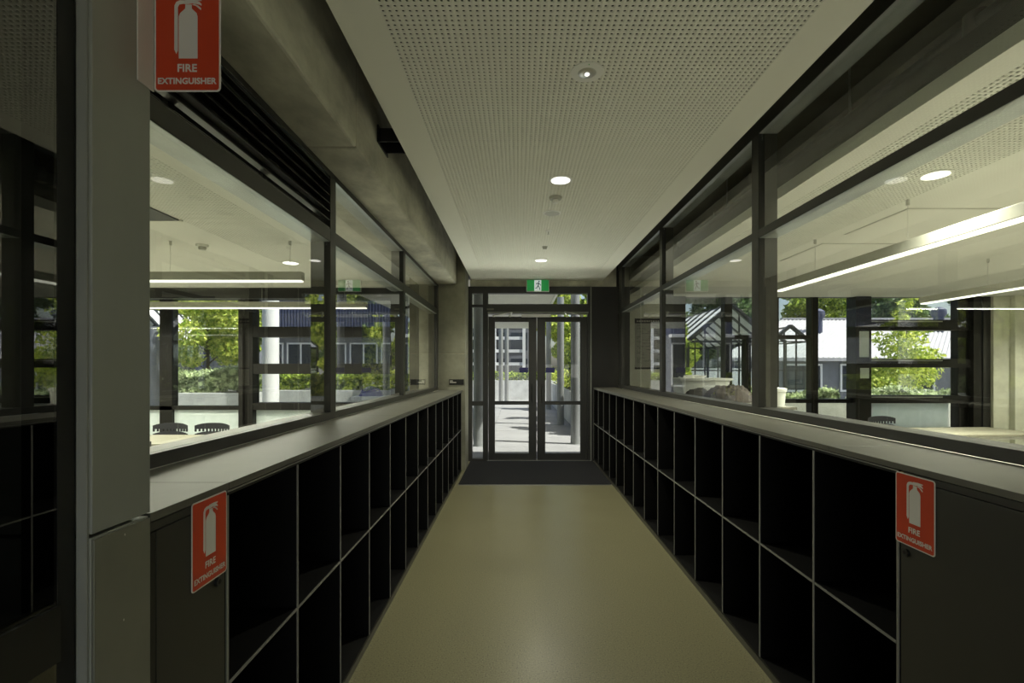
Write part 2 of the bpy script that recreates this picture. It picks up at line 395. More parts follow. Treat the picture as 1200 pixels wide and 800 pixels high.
# ------------------------------------------------------------------ glazing screens of the corridor
def screen(name, side, Xf, mull, zc, ztb, ztt, zh, top, y0, y1, label, louvre=None):
    s = 1 if Xf > 0 else -1
    xb = Xf + s*.122; xg = Xf + s*.024
    r = thing(name, (Xf+s*.06, (y0+y1)/2, zc), label, kind='structure')
    B('sill_frame', 'powder', Xf, xb, y0, y1, zc+.001, zc+.047, r, bevel=.002)
    B('transom', 'powder', Xf, xb, y0, y1, ztb, ztt, r, bevel=.002)
    B('head_frame', 'powder', Xf, xb, y0, y1, zh, top, r, bevel=.002)
    for z_, nm_ in ((ztb, 'transom_soffit'), (zh, 'head_soffit')): B(nm_, 'lit_anodised', Xf+s*.004, xb, y0+.001, y1-.001, z_-.0015, z_-.0002, r)  # pale strips carry the light painted on the frame undersides
    for a, b in mull: B('mullion', 'powder', Xf-s*.001, xb+s*.001, a, b, zc+.047, zh, r, bevel=.002)
    for (a, b), (c, d) in zip(mull[:-1], mull[1:]):
        B('pane', 'glass', xg-.004, xg+.004, b, c, zc+.047, ztb, r)
        if not (louvre and (a, b) == louvre): B('pane', 'glass', xg-.004, xg+.004, b, c, ztt, zh, r)
    return r
ml = [(1.0, 1.06), (3.01, 3.10), (4.93, 5.02), (6.99, 7.12)]
wl = screen('window_1', 'left', WXL, ml, ZCL, 2.285, 2.363, 2.690, 2.724, 1.07, 7.135, 'dark framed glazing along the left of the corridor', louvre=ml[0])
mr_ = [(-1.10, -1.01), (1.03, 1.12), (3.168, 3.26), (5.28, 5.37), (7.33, 7.55)]
wr = screen('window_2', 'right', WXR, mr_, ZCR, 2.35, 2.403, 3.03, 3.29, -2.9, 7.6, 'dark framed glazing along the right of the corridor')
# wall below the glazing
B('wall_left', 'wall_white', -1.28, -1.165, .93, 7.135, 0, ZCL-.02, kind='structure')
B('wall_right', 'wall_white', 1.577, 1.69, -2.9, 7.8, 0, ZCR-.02, kind='structure')
lv = thing('louvre_grille', (WXL, 2.03, 2.37), 'black horizontal louvre grille above the first left window, under the beam', 'vent grille')
n = 7
for i in range(n):
    z = 2.378 + i*(.305/(n-1))
    mb = MB(); a = (WXL-.045, 0, z)
    k = len(mb.v)
    for yy in (1.075, 3.005):
        mb.v += [(WXL-.002, yy, z-.014), (WXL-.002, yy, z-.008), (WXL-.075, yy, z+.022), (WXL-.075, yy, z+.016)]
    mb.f += [(3,2,1,0),(4,5,6,7),(0,1,5,4),(1,2,6,5),(2,3,7,6),(3,0,4,7)]
    mb.build('slat', 'louvre', lv)
B('dark_backing', 'soft_black', WXL-.112, WXL-.105, 1.075, 3.005, 2.45, 2.69, lv)  # added dark sheet keeps the bright room out of the upper gaps
for yy in (1.72, 2.36): B('mounting_bar', 'soft_black', WXL-.10, WXL-.078, yy, yy+.03, 2.365, 2.69, lv)

# ------------------------------------------------------------------ cubby shelving + counters
def cubbies(s, X, y0, n, w, zc, label):
    depth = .34; zt = zc-.022; t = .016
    r = thing('cubby_shelving', (X+s*.17, y0+n*w/2, 0), label, 'shelving')
    y1 = y0+n*w; xb = X+s*depth
    B('plinth', 'plinth', X+s*.001, xb, y0, y1, .001, .036, r)
    B('bottom_board', 'cubby', X+s*.003, xb-s*.008, y0, y1, .037, .05, r)
    B('back_panel', 'cubby_inner', xb-s*.006, xb, y0, y1, .037, zt, r)
    B('top_board', 'cubby', X+s*.003, xb-s*.008, y0, y1, zt-.014, zt-.001, r)
    MB().box(X, X+s*.003, y0, y1, zt-.005, zt-.001).build('top_edge_strip', 'edge', r)
    zm = .6195
    first = None
    for i in range(n):                                     # shelf of each bay
        a = y0+i*w+t/2; b = y0+(i+1)*w-t/2
        if first is None:
            first = B('shelf', 'cubby_inner', X+s*.003, xb-s*.008, a, b, zm-.006, zm+.006, r)
            fe = B('edge_strip', 'edge', X, X+s*.003, a, b, zm-.0045, zm+.0045, first); base = first.location.copy()
        else:
            c = first.copy(); C.objects.link(c); c.location = base + Vector((0, i*w, 0))
            e = fe.copy(); C.objects.link(e); e.parent = c
    first = None
    for i in range(n+1):
        a = y0+i*w-t/2
        if first is None:
            first = B('divider', 'cubby_inner', X+s*.003, xb-s*.008, a, a+t, .05, zt-.014, r)
            fe = B('edge_strip', 'edge', X, X+s*.003, a+.003, a+t-.003, .05, zt-.014, first); base = first.location.copy()
        else:
            c = first.copy(); C.objects.link(c); c.location = base + Vector((0, i*w, 0))
            e = fe.copy(); C.objects.link(e); e.parent = c
    return r
cubbies(-1, XL, 1.354, 13, .4326, ZCL, 'long black cubby shelving of two rows with grey edges along the left side')
cubbies(1, XR, 1.558, 14, .445, ZCR, 'long black cubby shelving of two rows with grey edges along the right side')
for s, X, y0, y1, zc, joints, lab in ((-1, XL, 1.068, 7.135, ZCL, (1.36, 3.3, 5.25), 'grey laminate counter top along the left side over the cubbies'),
                               (1, XR, .3, 7.80, ZCR, (1.9, 3.85, 5.8), 'grey laminate counter top along the right side over the cubbies')):
    r = thing('counter_top', (X+s*.17, (y0+y1)/2, zc-.02), lab, 'worktop')
    ys = [y0] + list(joints) + [y1]
    for a, b in zip(ys[:-1], ys[1:]): B('board', 'counter', X, X+s*.345, a+.0008, b-.0008, zc-.02, zc, r, bevel=.001)

def cabinet(s, X, y0, y1, zc, lock, lab):
    r = thing('extinguisher_cabinet', (X+s*.17, (y0+y1)/2, 0), lab, 'cabinet')
    B('body', 'cab_door', X+s*.02, X+s*.34, y0, y1-.009, .04, zc-.022, r)
    B('plinth', 'plinth', X+s*.004, X+s*.34, y0, y1-.009, .001, .04, r)
    d = B('door', 'cab_door', X+s*.001, X+s*.019, y0+.004 if s > 0 else y0+.02, y1-.012, .045, zc-.045, r, bevel=.001)
    B('top_rail', 'cab_door', X+s*.001, X+s*.019, y0, y1-.012, zc-.042, zc-.022, r)
    if s < 0: B('side_post', 'black', X+s*.001, X+s*.019, y0+.001, y0+.017, .045, zc-.045, r)
    k = MB().tube((X-s*.006, lock[0], lock[1]), (X+s*.002, lock[0], lock[1]), .0125, n=24).build('lock', 'black', d, smooth=True)
    MB().tube((X-s*.0065, lock[0], lock[1]), (X-s*.005, lock[0], lock[1]), .006, n=16).build('keyhole', 'soft_black', r)
    B('keeper', 'brass', X-s*.001, X+s*.002, y1-.022, y1-.012, zc-.034, zc-.024, r)
    return r
cabinet(-1, XL, 1.068, 1.354, ZCL, (1.308, .927), 'charcoal end cabinet with round lock at the left below the counter')
cabinet(1, XR, .3, 1.558, ZCR, (1.5235, .924), 'wide charcoal end cabinet with round lock at the right below the counter')


# ------------------------------------------------------------------ fire signs
def rrect(w, h, r, n=6):
    p = []
    for cx, cy, a in ((w-r, r, -90), (w-r, h-r, 0), (r, h-r, 90), (r, r, 180)):
        for i in range(n+1):
            t = math.radians(a + 90*i/n); p.append((cx+r*math.cos(t), cy+r*math.sin(t)))
    return p
def text_mesh(txt, width, cx, y, fn, name, m, parent, t=.0004, off=.030):
    cu = bpy.data.curves.new('txt', 'FONT'); cu.body = txt; cu.offset = off; cu.resolution_u = 3; cu.space_character = 1.02
    to = bpy.data.objects.new('txt', cu); C.objects.link(to)
    bpy.context.view_layer.update()
    me0 = bpy.data.meshes.new_from_object(to.evaluated_get(bpy.context.evaluated_depsgraph_get()))
    co = np.array([v.co[:] for v in me0.vertices]); lo = co.min(0); hi = co.max(0); sc = width/(hi[0]-lo[0])
    mb = MB()
    mb.v = [tuple(fn(cx-width/2+(c[0]-lo[0])*sc, y+(c[1]-lo[1])*sc*1.0, t)) for c in co]
    mb.f = [tuple(p.vertices) for p in me0.polygons]
    bpy.data.objects.remove(to); bpy.data.meshes.remove(me0)
    return mb.build(name, m, parent), (hi[1]-lo[1])*sc
BODY = [(.057,.070),(.0985,.070),(.0985,.163),(.0965,.170),(.086,.180),(.0855,.189),(.0715,.189),(.0712,.180),(.060,.170),(.057,.163)]
HOSE = [(.0515,.080),(.055,.088),(.0552,.183),(.058,.189),(.066,.1905),(.072,.1905),(.072,.1985),(.060,.1985),(.0515,.195),(.0475,.187),(.0470,.090)]
HANDLE = [(.071,.1895),(.088,.1915),(.104,.1885),(.107,.186),(.1075,.190),(.103,.1945),(.098,.1965),(.1075,.197),(.107,.200),(.090,.2012),(.071,.2000)]
LEVER = [(.086,.1885),(.0945,.1860),(.103,.1790),(.1065,.1765),(.1065,.181),(.100,.1865),(.091,.1905)]
def fire_sign(name, org, fn, label, red='red'):
    """fn(u, v, w) world coordinates; w grows towards the viewer"""
    r = thing(name, org, label, 'sign', 'red fire extinguisher signs')
    W, H = .146, .223
    MB().prism(rrect(W, H, .009), lambda u, v, w: fn(u, v, w-.0015), .0015).build('plate', 'white', r)
    sh = lambda u, v, w: fn(u+.0035, v+.0035, w)
    MB().prism(rrect(W-.007, H-.007, .006), sh, .0004).build('red_field', red, r)
    for q, nm in ((BODY, 'cylinder_symbol'), (HOSE, 'hose_symbol'), (HANDLE, 'handle_symbol'), (LEVER, 'lever_symbol')):
        MB().prism([(u-.003, v+.003) for u, v in q], lambda u, v, w: fn(u, v, w+.0003), .0004).build(nm, 'white', r)
    text_mesh('FIRE', .043, .073, .043, lambda u, v, w: fn(u, v, w+.0006), 'lettering', 'white', r)
    text_mesh('EXTINGUISHER', .130, .073, .016, lambda u, v, w: fn(u, v, w+.0006), 'lettering', 'white', r, off=.036)
    return r
fire_sign('fire_sign', (XL, 1.274, .94), lambda u, v, w: (XL+.0015+w, 1.2018+u*.99, .941+v), 'red and white fire extinguisher sign flat on the left end cabinet')
fire_sign('fire_sign', (XR, 1.49, .948), lambda u, v, w: (XR-.0015-w, 1.564-u*1.01, .948+v), 'red and white fire extinguisher sign flat on the right end cabinet')
ov = fire_sign('fire_sign', (-.73, 1.074, 2.11), lambda u, v, w: (XL+.0045+u, 1.0745-w, 2.111+v), 'overhead fire extinguisher sign sticking out from the steel pillar at top left')
B('mounting_flange', 'white', XL+.0002, XL+.003, 1.030, 1.0755, 2.111, 2.334, ov, label='white folded mounting flange')

# ------------------------------------------------------------------ ceiling fittings
def downlight(x, y, z, r, label, e=E_DOWN, grp='downlights'):
    t = thing('downlight', (x, y, z), label, 'light', grp)
    MB().lathe((x, y, z-.004), [(r*.80, .0), (r, .001), (r, .004), (r*.80, .006)]).build('rim', 'white_metal', t, smooth=True)
    MB().lathe((x, y, z-.0055), [(r*.1, .0), (r*.79, .0005), (r*.79, .004)]).build('lens', 'lamp', t, smooth=True)
    d = bpy.data.lights.new('downlight_lamp', 'SPOT'); d.energy = e*6; d.spot_size = 2.5; d.spot_blend = .8; d.shadow_soft_size = r*.7; d.color = LAMP
    o = bpy.data.objects.new('downlight_lamp', d); C.objects.link(o); o.location = (x, y, z-.03)
    return t
downlight(.325, 3.67, CZ, .09, 'glowing round downlight in the corridor ceiling, the nearer of the two', e=22)
downlight(.309, 6.40, CZ, .09, 'glowing round downlight in the corridor ceiling, nearest the exit sign', e=18)
downlight(2.53, 2.944, RZ, .088, 'glowing round downlight in the perforated strip of the right classroom ceiling')
downlight(8.3, 6.4, RZ, .088, 'added out-of-view downlight brightening the concrete wall at the right edge', e=30)  # made-up lamp out of view, added to brighten the concrete wall
downlight(-2.52, 5.4, RZ, .10, 'glowing round downlight in the left classroom ceiling beside a pendant wire')
el = thing('emergency_light', (.333, 2.33, CZ), 'round white emergency light with clear bulb in the ceiling nearest the camera', 'light')
MB().lathe((.333, 2.33, CZ-.007), [(.04, 0), (.055, 0), (.079, .003), (.080, .007), (.04, .0065)], 40).build('rim', 'white_metal', el, smooth=True)
MB().lathe((.333, 2.33, CZ-.012), [(.02, 0), (.036, .001), (.044, .005), (.044, .009)], 32).build('reflector', 'metal', el, smooth=True)
MB().lathe((.333, 2.33, CZ-.018), [(.003, 0), (.009, .002), (.011, .006), (.011, .010)], 20).build('bulb', 'lamp', el, smooth=True)
B('indicator', 'green', .331, .335, 2.262, 2.266, CZ-.0075, CZ-.004, el, label='tiny green indicator')
ms = thing('motion_sensor', (.315, 4.04, CZ), 'small protruding white sensor just beyond the nearer downlight', 'sensor')
MB().lathe((.315, 4.04, CZ-.02), [(.044, 0), (.05, .004), (.055, .02)], 28).build('base', 'pend', ms, smooth=True)
MB().lathe((.315, 4.04, CZ-.05), [(.018, 0), (.025, .006), (.025, .024), (.02, .032)], 24).build('dome', 'white_metal', ms, smooth=True)
sp = thing('ceiling_speaker', (.316, 4.447, CZ), 'round grey grille speaker in the corridor ceiling', 'speaker')
MB().lathe((.316, 4.447, CZ-.006), [(.07, 0), (.083, .002), (.083, .006)], 36).build('rim', 'white_metal', sp, smooth=True)
MB().lathe((.316, 4.447, CZ-.0075), [(.03, 0), (.069, .0005), (.069, .004)], 36).build('grille', 'pend', sp, smooth=True)
s1 = thing('sprinkler', (.32, 5.03, CZ), 'small white sprinkler head halfway between the speaker and the exit sign', 'sprinkler')
MB().lathe((.32, 5.03, CZ-.008), [(.03, 0), (.036, .003), (.036, .008)], 24).build('escutcheon', 'white_metal', s1, smooth=True)
MB().tube((.32, 5.03, CZ-.035), (.32, 5.03, CZ-.008), .006).build('stem', 'metal', s1)
MB().lathe((.32, 5.03, CZ-.037), [(.012, 0), (.014, .002)], 16).build('deflector', 'metal', s1)
s2 = thing('smoke_detector', (.318, 5.68, CZ), 'tiny grey detector next before the farther downlight', 'detector')
MB().lathe((.318, 5.68, CZ-.03), [(.017, 0), (.024, .008), (.027, .022), (.035, .03)], 24).build('housing', 'pend', s2, smooth=True)
MB().lathe((.318, 5.68, CZ-.034), [(.008, 0), (.012, .004)], 16).build('cap', 'white_metal', s2)
x0, y0_, z0_ = px(237, 287, 4.6)
s3 = thing('smoke_detector', (-2.98, 4.6, RZ), 'white two-tier smoke detector on the left classroom ceiling', 'detector')
X3 = (237-606.5)*4.6/F
MB().lathe((X3, 4.6, RZ-.022), [(.05, 0), (.052, .012), (.052, .022)], 28).build('base', 'white_metal', s3, smooth=True)
MB().lathe((X3, 4.6, RZ-.05), [(.026, 0), (.034, .01), (.034, .028)], 28).build('sensor_head', 'pend', s3, smooth=True)
pn = thing('ceiling_panel', (-3.3, 3.4, RZ), 'dark flat board standing in for an opening in the left classroom ceiling near the pillar', 'panel')  # flat dark board added in place of a ceiling opening
B('board', 'dark_wall', -4.3, -2.66, 2.7, 3.82, RZ-.012, RZ-.001, pn); B('trim', 'room_ceiling', -4.32, -2.64, 3.82, 3.84, RZ-.014, RZ-.001, pn)
# access panels right
for i, (ya, yb) in enumerate(((3.55, 4.25), (4.55, 5.3))):
    a = thing('access_panel', (3.2, ya, RZ), 'flush square access hatch in the right classroom ceiling, the %s one' % ('nearer' if i == 0 else 'farther'), 'hatch', 'ceiling access hatches')
    B('frame', 'pend', 2.85, 3.65, ya, yb, RZ-.003, RZ-.0005, a); B('flap', 'room_ceiling', 2.862, 3.638, ya+.012, yb-.012, RZ-.006, RZ-.0032, a)

# exit sign
es = thing('exit_sign', (.318, 7.74, 2.73), 'green exit sign with a white running figure, hung above the glass doors', 'sign')
ex0, _, ez0 = px(617.5, 340.8, 7.74); ex1, _, ez1 = px(643, 327.8, 7.74)
B('housing', 'white_metal', ex0-.008, ex1+.008, 7.74, 7.78, ez0-.012, ez1+.002, es, bevel=.003)
B('face', 'green', ex0, ex1, 7.737, 7.7405, ez0, ez1-.002, es)
mx = (ex0+ex1)/2; hw = (ex1-ex0)*.16
B('picture_field', 'exit_white', mx-hw, mx+hw, 7.735, 7.7375, ez0, ez1-.004, es)
man = MB(); H = ez1-ez0; fn = lambda u, v, w: (mx+u*H, 7.7345-w, ez0+v*H)
for q in ([(-.02,.45),(.06,.43),(.13,.72),(.03,.76)], [(.05,.70),(.14,.69),(.25,.60),(.27,.48),(.22,.47),(.19,.57)], [(.04,.74),(-.14,.70),(-.20,.56),(-.16,.54),(-.10,.64),(.05,.66)],
          [(.0,.47),(.08,.45),(.17,.30),(.24,.10),(.17,.08),(.11,.26)], [(-.03,.47),(.04,.42),(-.06,.25),(-.24,.18),(-.25,.24),(-.10,.31)],
          [(.10+.07*math.cos(t*math.pi/5), .84+.07*math.sin(t*math.pi/5)) for t in range(10)]): man.prism(q, fn, .001)
man.build('running_figure', 'navy', es)
for x in (ex0+.05, ex1-.05): MB().tube((x, 7.76, ez1), (x, 7.76, CZ+.01), .006).build('hanger', 'metal', es)

# ------------------------------------------------------------------ door wall
def qz(y): return 1.5-(y-431.5)*YD/F
def qx(x): return (x-606.5)*YD/F
dw = thing('wall_door', (.2, YD, 0), 'dark wall around the double doors', kind='structure')
B('overhead_panel', 'concrete', -.768, 1.6, YD-.02, YD+.1, qz(336), 3.29, dw)
B('side_panel', 'dark_wall', qx(692), 2.72, YD-.02, YD+.12, 0, qz(336), dw)
B('reveal_panel', 'concrete', -1.6, qx(546), YD-.0, YD+.12, 0, 3.29, dw)
B('right_upper', 'dark_wall', 1.6, 2.72, YD-.02, YD+.12, qz(336), 3.29, dw)
MB().box(1.18, 1.195, YD-.045, YD-.02, 0, qz(336)).build('trim_strip', 'pillar', dw)
fr = thing('door_1', (.2, YD, 0), 'dark framed double glass doors with sidelight and fanlight', kind='structure')
y0, y1 = YD-.03, YD+.09
def fb(n, a, b, c, d, m='powder', dy=0, par=fr, **k): return B(n, m, qx(a), qx(b), y0+dy, y1, qz(c), qz(d), par, **k)
fb('frame_head', 546, 692, 344, 336); fb('frame_stile', 546, 553.5, 541, 344); fb('frame_stile', 566, 572, 541, 344); fb('frame_stile', 688.5, 692, 541, 344)
fb('frame_transom', 553.5, 566, 360, 357); fb('frame_rail', 553.5, 566, 475, 470); fb('frame_bottom', 553.5, 566, 541, 537)
B('sidelight_pane', 'glass', qx(553.5), qx(566), YD+.025, YD+.033, qz(470), qz(360), fr); B('sidelight_pane', 'glass', qx(553.5), qx(566), YD+.025, YD+.033, qz(537), qz(475), fr)
B('fanlight_pane', 'glass', qx(553.5), qx(566), YD+.025, YD+.033, qz(357), qz(344), fr)
B('fanlight_pane', 'glass', qx(572), qx(688.5), YD+.025, YD+.033, qz(357), qz(344), fr)
fb('door_header', 572, 688.5, 368, 357, 'powder', -.06)
B('header_trim', 'pillar', qx(572), qx(688.5), y0-.066, y0-.06, qz(367.5), qz(366), fr)
B('header_mark', 'plate', qx(571), qx(579), y0-.063, y0-.06, qz(364), qz(362), fr)
MB().lathe((qx(630), y0-.07, qz(363)), [(.012, 0), (.02, .01), (.012, .022)], 20).build('motion_sensor', 'black', fr, smooth=True)
B('closer_cover', 'metal', qx(611), qx(645), y0-.04, y0-.005, qz(372), qz(368.5), fr)
B('threshold', 'metal', qx(571), qx(692), y0-.03, y1, 0.001, .014, fr)
for sx, a, b, g0, g1 in ((-1, 572.5, 628.8, 580, 619.5), (1, 629.4, 688.3, 639, 680)):
    lf = thing('door_leaf', (qx((a+b)/2), YD, .02), None); lf.parent = fr; lf.location = Vector(lf.location) - WL['door_1']
    d0, d1 = YD-.01, YD+.04
    def lb(n, p, q, c, d, m='powder'): return B(n, m, qx(p), qx(q), d0, d1, qz(c), qz(d), lf)
    MB().box(qx(a), qx(g0), d0, d1, qz(539), qz(371)).box(qx(g1), qx(b), d0, d1, qz(539), qz(371)).box(qx(g0), qx(g1), d0, d1, qz(377), qz(371)).box(qx(g0), qx(g1), d0, d1, qz(539), qz(531)).box(qx(g0), qx(g1), d0, d1, qz(474), qz(469.8)).build('leaf_frame', 'powder', lf, bevel=.002)
    B('upper_glass', 'glass', qx(g0), qx(g1), YD+.01, YD+.018, qz(470), qz(377), lf)
    B('lower_glass', 'glass', qx(g0), qx(g1), YD+.01, YD+.018, qz(531), qz(474), lf)
    c0 = g1-11 if sx < 0 else g0+.5
    B('push_sticker', 'blue', qx(c0), qx(c0+10.5), YD+.004, YD+.0095, qz(436.5), qz(430.5), lf, label='small dark blue sticker on the glass')
    p = [(qx(578.5), qz(369.8)), (qx(600), qz(366.8)), (qx(597.5), qz(370.5))] if sx < 0 else [(qx(682), qz(369.8)), (qx(661), qz(366.2)), (qx(664), qz(370.5))]
    MB().bar((p[0][0], d0-.05, p[0][1]), (p[1][0], d0-.11, p[1][1]), .022, .012).bar((p[1][0], d0-.11, p[1][1]), (p[2][0], d0-.03, p[2][1]), .022, .012).tube((p[2][0], d0-.05, p[2][1]-.02), (p[2][0], d0-.05, p[2][1]+.012), .014, n=12).bar((p[0][0], d0-.06, p[0][1]-.01), (p[0][0], d0, p[0][1]-.01), .03).build('closer_arm', 'metal', lf)
    hx = qx(619.5)+.05 if sx < 0 else qx(639)-.06
    MB().tube((hx, d0-.05, .95), (hx, d0-.05, 1.25), .009, n=12).tube((hx, d0-.05, .98), (hx, d0, .98), .007, n=8).tube((hx, d0-.05, 1.22), (hx, d0, 1.22), .007, n=8).build('pull_handle', 'black', lf)
mt = B('entrance_mat', 'rubber', -.762, 1.212, 6.26, 7.84, .0005, .010); tag(mt, 'black ribbed entrance mat across the floor in front of the glass doors', 'mat')
ts = B('floor_strip', 'metal', -.762, 1.212, 6.240, 6.259, .0005, .007); tag(ts, 'thin metal edging strip between beige floor and entrance mat', 'edging')

# ------------------------------------------------------------------ room facades (glazed ends of both classrooms)
def fx(x): return (x-606.5)*YF/F
def fz(y): return 1.5-(y-431.5)*YF/F
fy0, fy1 = YF-.02, YF+.13
def F_(par, n, a, b, c, d, m='facade', e0=0, e1=0): return B(n, m, fx(a), fx(b), fy0-e0, fy1+e1, fz(c), fz(d), par)
def pane(par, a, b, c, d): return B('pane', 'glass', fx(a), fx(b), YF+.05, YF+.058, fz(c), fz(d), par)
fr_ = thing('window_3', (5, YF, 0), 'dark steel framed glass facade of the right classroom', kind='structure')
zt = 346
F_(fr_, 'head', 776, 1160, zt+2, 331, 'dark_wall', .0)
F_(fr_, 'post', 789, 801, 560, zt, 'facade', .08); F_(fr_, 'post', 848.5, 857.5, 560, zt); F_(fr_, 'post', 873.5, 879.5, 560, 396); F_(fr_, 'rail', 857.5, 950, 397, 392.5)
F_(fr_, 'post', 905, 912, 560, zt); F_(fr_, 'post', 950, 958, 560, zt); F_(fr_, 'rail', 857, 998, 472, 467.5)
cl = F_(fr_, 'column', 998, 1016, 560, zt, 'facade', .08)
for c, d in ((387, 375), (430.5, 420.5), (472, 463)):
    F_(fr_, 'rail', 1016, 1142, c, d, 'facade', .05)
    F_(fr_, 'rail_cap', 1016, 1100, d+2.6, d+1.2, 'pillar', .056)
F_(fr_, 'post', 1122, 1133, 560, zt, 'facade', .0); F_(fr_, 'post', 1133, 1142, 560, zt, 'facade', .10)
F_(fr_, 'post', 1147.5, 1156, 560, zt, 'black', .05)
F_(fr_, 'infill_panel', 1018, 1114, 501, 472, 'frost', -.06, -.05); F_(fr_, 'bottom_rail', 1016, 1142, 507, 501, 'facade')
F_(fr_, 'infill_panel', 1018, 1114, 560, 507, 'wall_white', -.06, -.05)
F_(fr_, 'sill_rail', 801, 998, 560, 545)
for a, b, c, d in ((801, 848.5, 545, zt), (857.5, 905, 392.5, zt), (857.5, 873.5, 467, 397), (879.5, 905, 467, 397), (857.5, 905, 545, 472), (912, 950, 467.5, zt), (912, 950, 545, 472), (958, 998, 467.5, zt), (958, 998, 545, 472),
                   (1016, 1122, 375, zt), (1016, 1122, 420.5, 387), (1016, 1122, 463, 430.5), (1142, 1147.5, 545, zt)): pane(fr_, a, b, c, d)
# frosted glass vents set in the column
B('vent_pane', 'frost', fx(1002), fx(1013), fy0-.086, fy0-.08, fz(418.5), fz(388.5), fr_)
B('vent_pane', 'frost', fx(1003), fx(1013), fy0-.086, fy0-.08, fz(443), fz(431), fr_)
B('wall_right_concrete', 'concrete2', fx(1175), 9.2, 7.80, 8.13, 0, 2.668, kind='structure')
B('wall_right_pier', 'concrete2', fx(1156), fx(1175), 7.88, 8.13, 0, 2.668, kind='structure')
B('wall_right_upper', 'dark_wall', 2.72, 9.2, 8.0, 8.2, 2.69, 3.3, kind='structure')
B('wall_right_white', 'wall_white', 1.692, 2.50, 7.80, 7.878, 0, 3.298, kind='structure')

fl = thing('window_5', (-4.5, YF, 0), 'dark steel framed glass facade of the left classroom', kind='structure')
F_(fl, 'head', -30, 520, 350, 331, 'dark_wall')
F_(fl, 'post', 188, 202.5, 560, 350, 'facade', .0); F_(fl, 'column', 283.5, 299, 560, 350, 'facade', .06); F_(fl, 'post', 285, 290, 560, 350, 'facade', .12)
F_(fl, 'post', 459, 470, 560, 350, 'facade', .05); F_(fl, 'post', 481, 489, 560, 350, 'facade', .06); F_(fl, 'post', 497.5, 501, 560, 350)
F_(fl, 'post', 60, 74, 560, 350)
for c, d in ((395, 383), (438, 426)): F_(fl, 'rail', 297, 470, c, d, 'facade', .05)
F_(fl, 'rail', 297, 470, 480, 471.5, 'facade', .05); F_(fl, 'rail', 74, 284, 480, 475.5, 'facade')
F_(fl, 'rail', 470, 481, 361, 359)
F_(fl, 'infill_panel', 202.5, 283.5, 520, 480, 'frost', -.06, -.05); F_(fl, 'infill_panel', 74, 188, 560, 480, 'frost', -.06, -.05); F_(fl, 'infill_panel', 299, 459, 560, 480, 'frost', -.06, -.05)
F_(fl, 'bottom_rail', 74, 283.5, 560, 520)
for a, b, c, d in ((74, 188, 475.5, 350), (202.5, 283.5, 475.5, 350), (299, 459, 383, 350), (299, 459, 426, 395), (299, 459, 471.5, 438), (470, 481, 560, 350), (489, 497.5, 560, 350)): pane(fl, a, b, c, d)
B('wall_left_pier', 'concrete', fx(501), -1.19, 7.92, 8.13, 0, 3.29, kind='structure')
B('wall_left_upper', 'dark_wall', -9.1, -1.19, 8.131, 8.2, 2.64, 3.3, kind='structure')
B('wall_left_bulkhead', 'dark_wall', -9, -1.75, 7.06, 7.2, 2.52, 2.669, kind='structure')
B('wall_left_outer', 'wall_white', -9.1, fx(60), YF-.02, YF+.13, 0, 2.7, kind='structure')

# poster on the white wall end
po = thing('poster', (2.15, 7.79, 1.5), 'grey printed poster with black header bar on the white wall behind right glass', 'poster')
pX0 = (744-606.5)*7.79/F; pX1 = pX0+.62; pZ1 = 1.5+57.5*7.79/F; pZ0 = 1.5+.5*7.79/F
B('sheet', 'paper', pX0, pX1, 7.792, 7.796, pZ0, pZ1, po)
B('header_bar', 'soft_black', pX0-.004, pX1+.004, 7.784, 7.7925, pZ1-.065, pZ1+.012, po); B('footer_bar', 'soft_black', pX0-.004, pX1+.004, 7.784, 7.7925, pZ0-.02, pZ0+.008, po)
mb = MB(); rr = random.Random(3)
x = pX0+.03
while x < pX1-.05:
    wd = rr.uniform(.015, .04); mb.box(x, x+wd, 7.782, 7.7845, pZ1-.040, pZ1-.020); x += wd+.012
mb.build('header_print', 'white', po)
mb = MB()
for i in range(24):
    z = pZ1-.10-i*.026; x = pX0+.03
    while x < pX1-.06:
        wd = rr.uniform(.02, .09)
        if rr.random() < .45: mb.box(x, x+wd, 7.7905, 7.7922, z, z+.006)
        x += wd+.02
mb.build('body_print', 'ink', po)

# ------------------------------------------------------------------ pendants
def pendant(a, b, label, wires):
    a = Vector(a); b = Vector(b); mid = (a+b)/2; z = a.z
    r = thing('linear_pendant', (mid.x, mid.y, z), label, 'light', 'linear pendant lamps')
    MB().bar(a+Vector((0,0,.045)), b+Vector((0,0,.045)), .07, .075).build('housing', 'pend', r, bevel=.003)
    d = (b-a).normalized()
    MB().bar(a+d*.01+Vector((0,0,0)), b-d*.01+Vector((0,0,0)), .055, .014).build('diffuser', 'tube', r)
    for wx, wy in wires:
        MB().tube((wx, wy, z+.08), (wx, wy, RZ-.04), .0016, n=6).tube((wx, wy, RZ-.04), (wx, wy, RZ-.0005), .012, n=10).build('wire', 'metal', r)
    L = (b-a).length
    area('pendant_lamp', (mid.x, mid.y, z-.01), .06 if abs(d.y) > .5 else L, L if abs(d.y) > .5 else .06, E_PEND*L*(1 if mid.x > 0 else .76))
    return r
PZ = 2.30
pendant((2.71, -.5, PZ), (2.71, 5.05, PZ), 'long linear pendant lamp in the right classroom, nearest the corridor glass', ((2.71, 3.377), (2.71, 4.43), (2.71, 1.2)))
pendant((5.03, -.5, PZ), (5.03, 6.05, PZ), 'linear pendant lamp deeper in the right classroom above the tables', ((5.03, 2.5), (5.03, 5.2)))
pendant((-8.0, 4.47, PZ), (-1.97, 4.47, PZ), 'long linear pendant lamp in the left classroom, nearer of the two', ((-3.19, 4.47), (-2.09, 4.47), (-6, 4.47)))
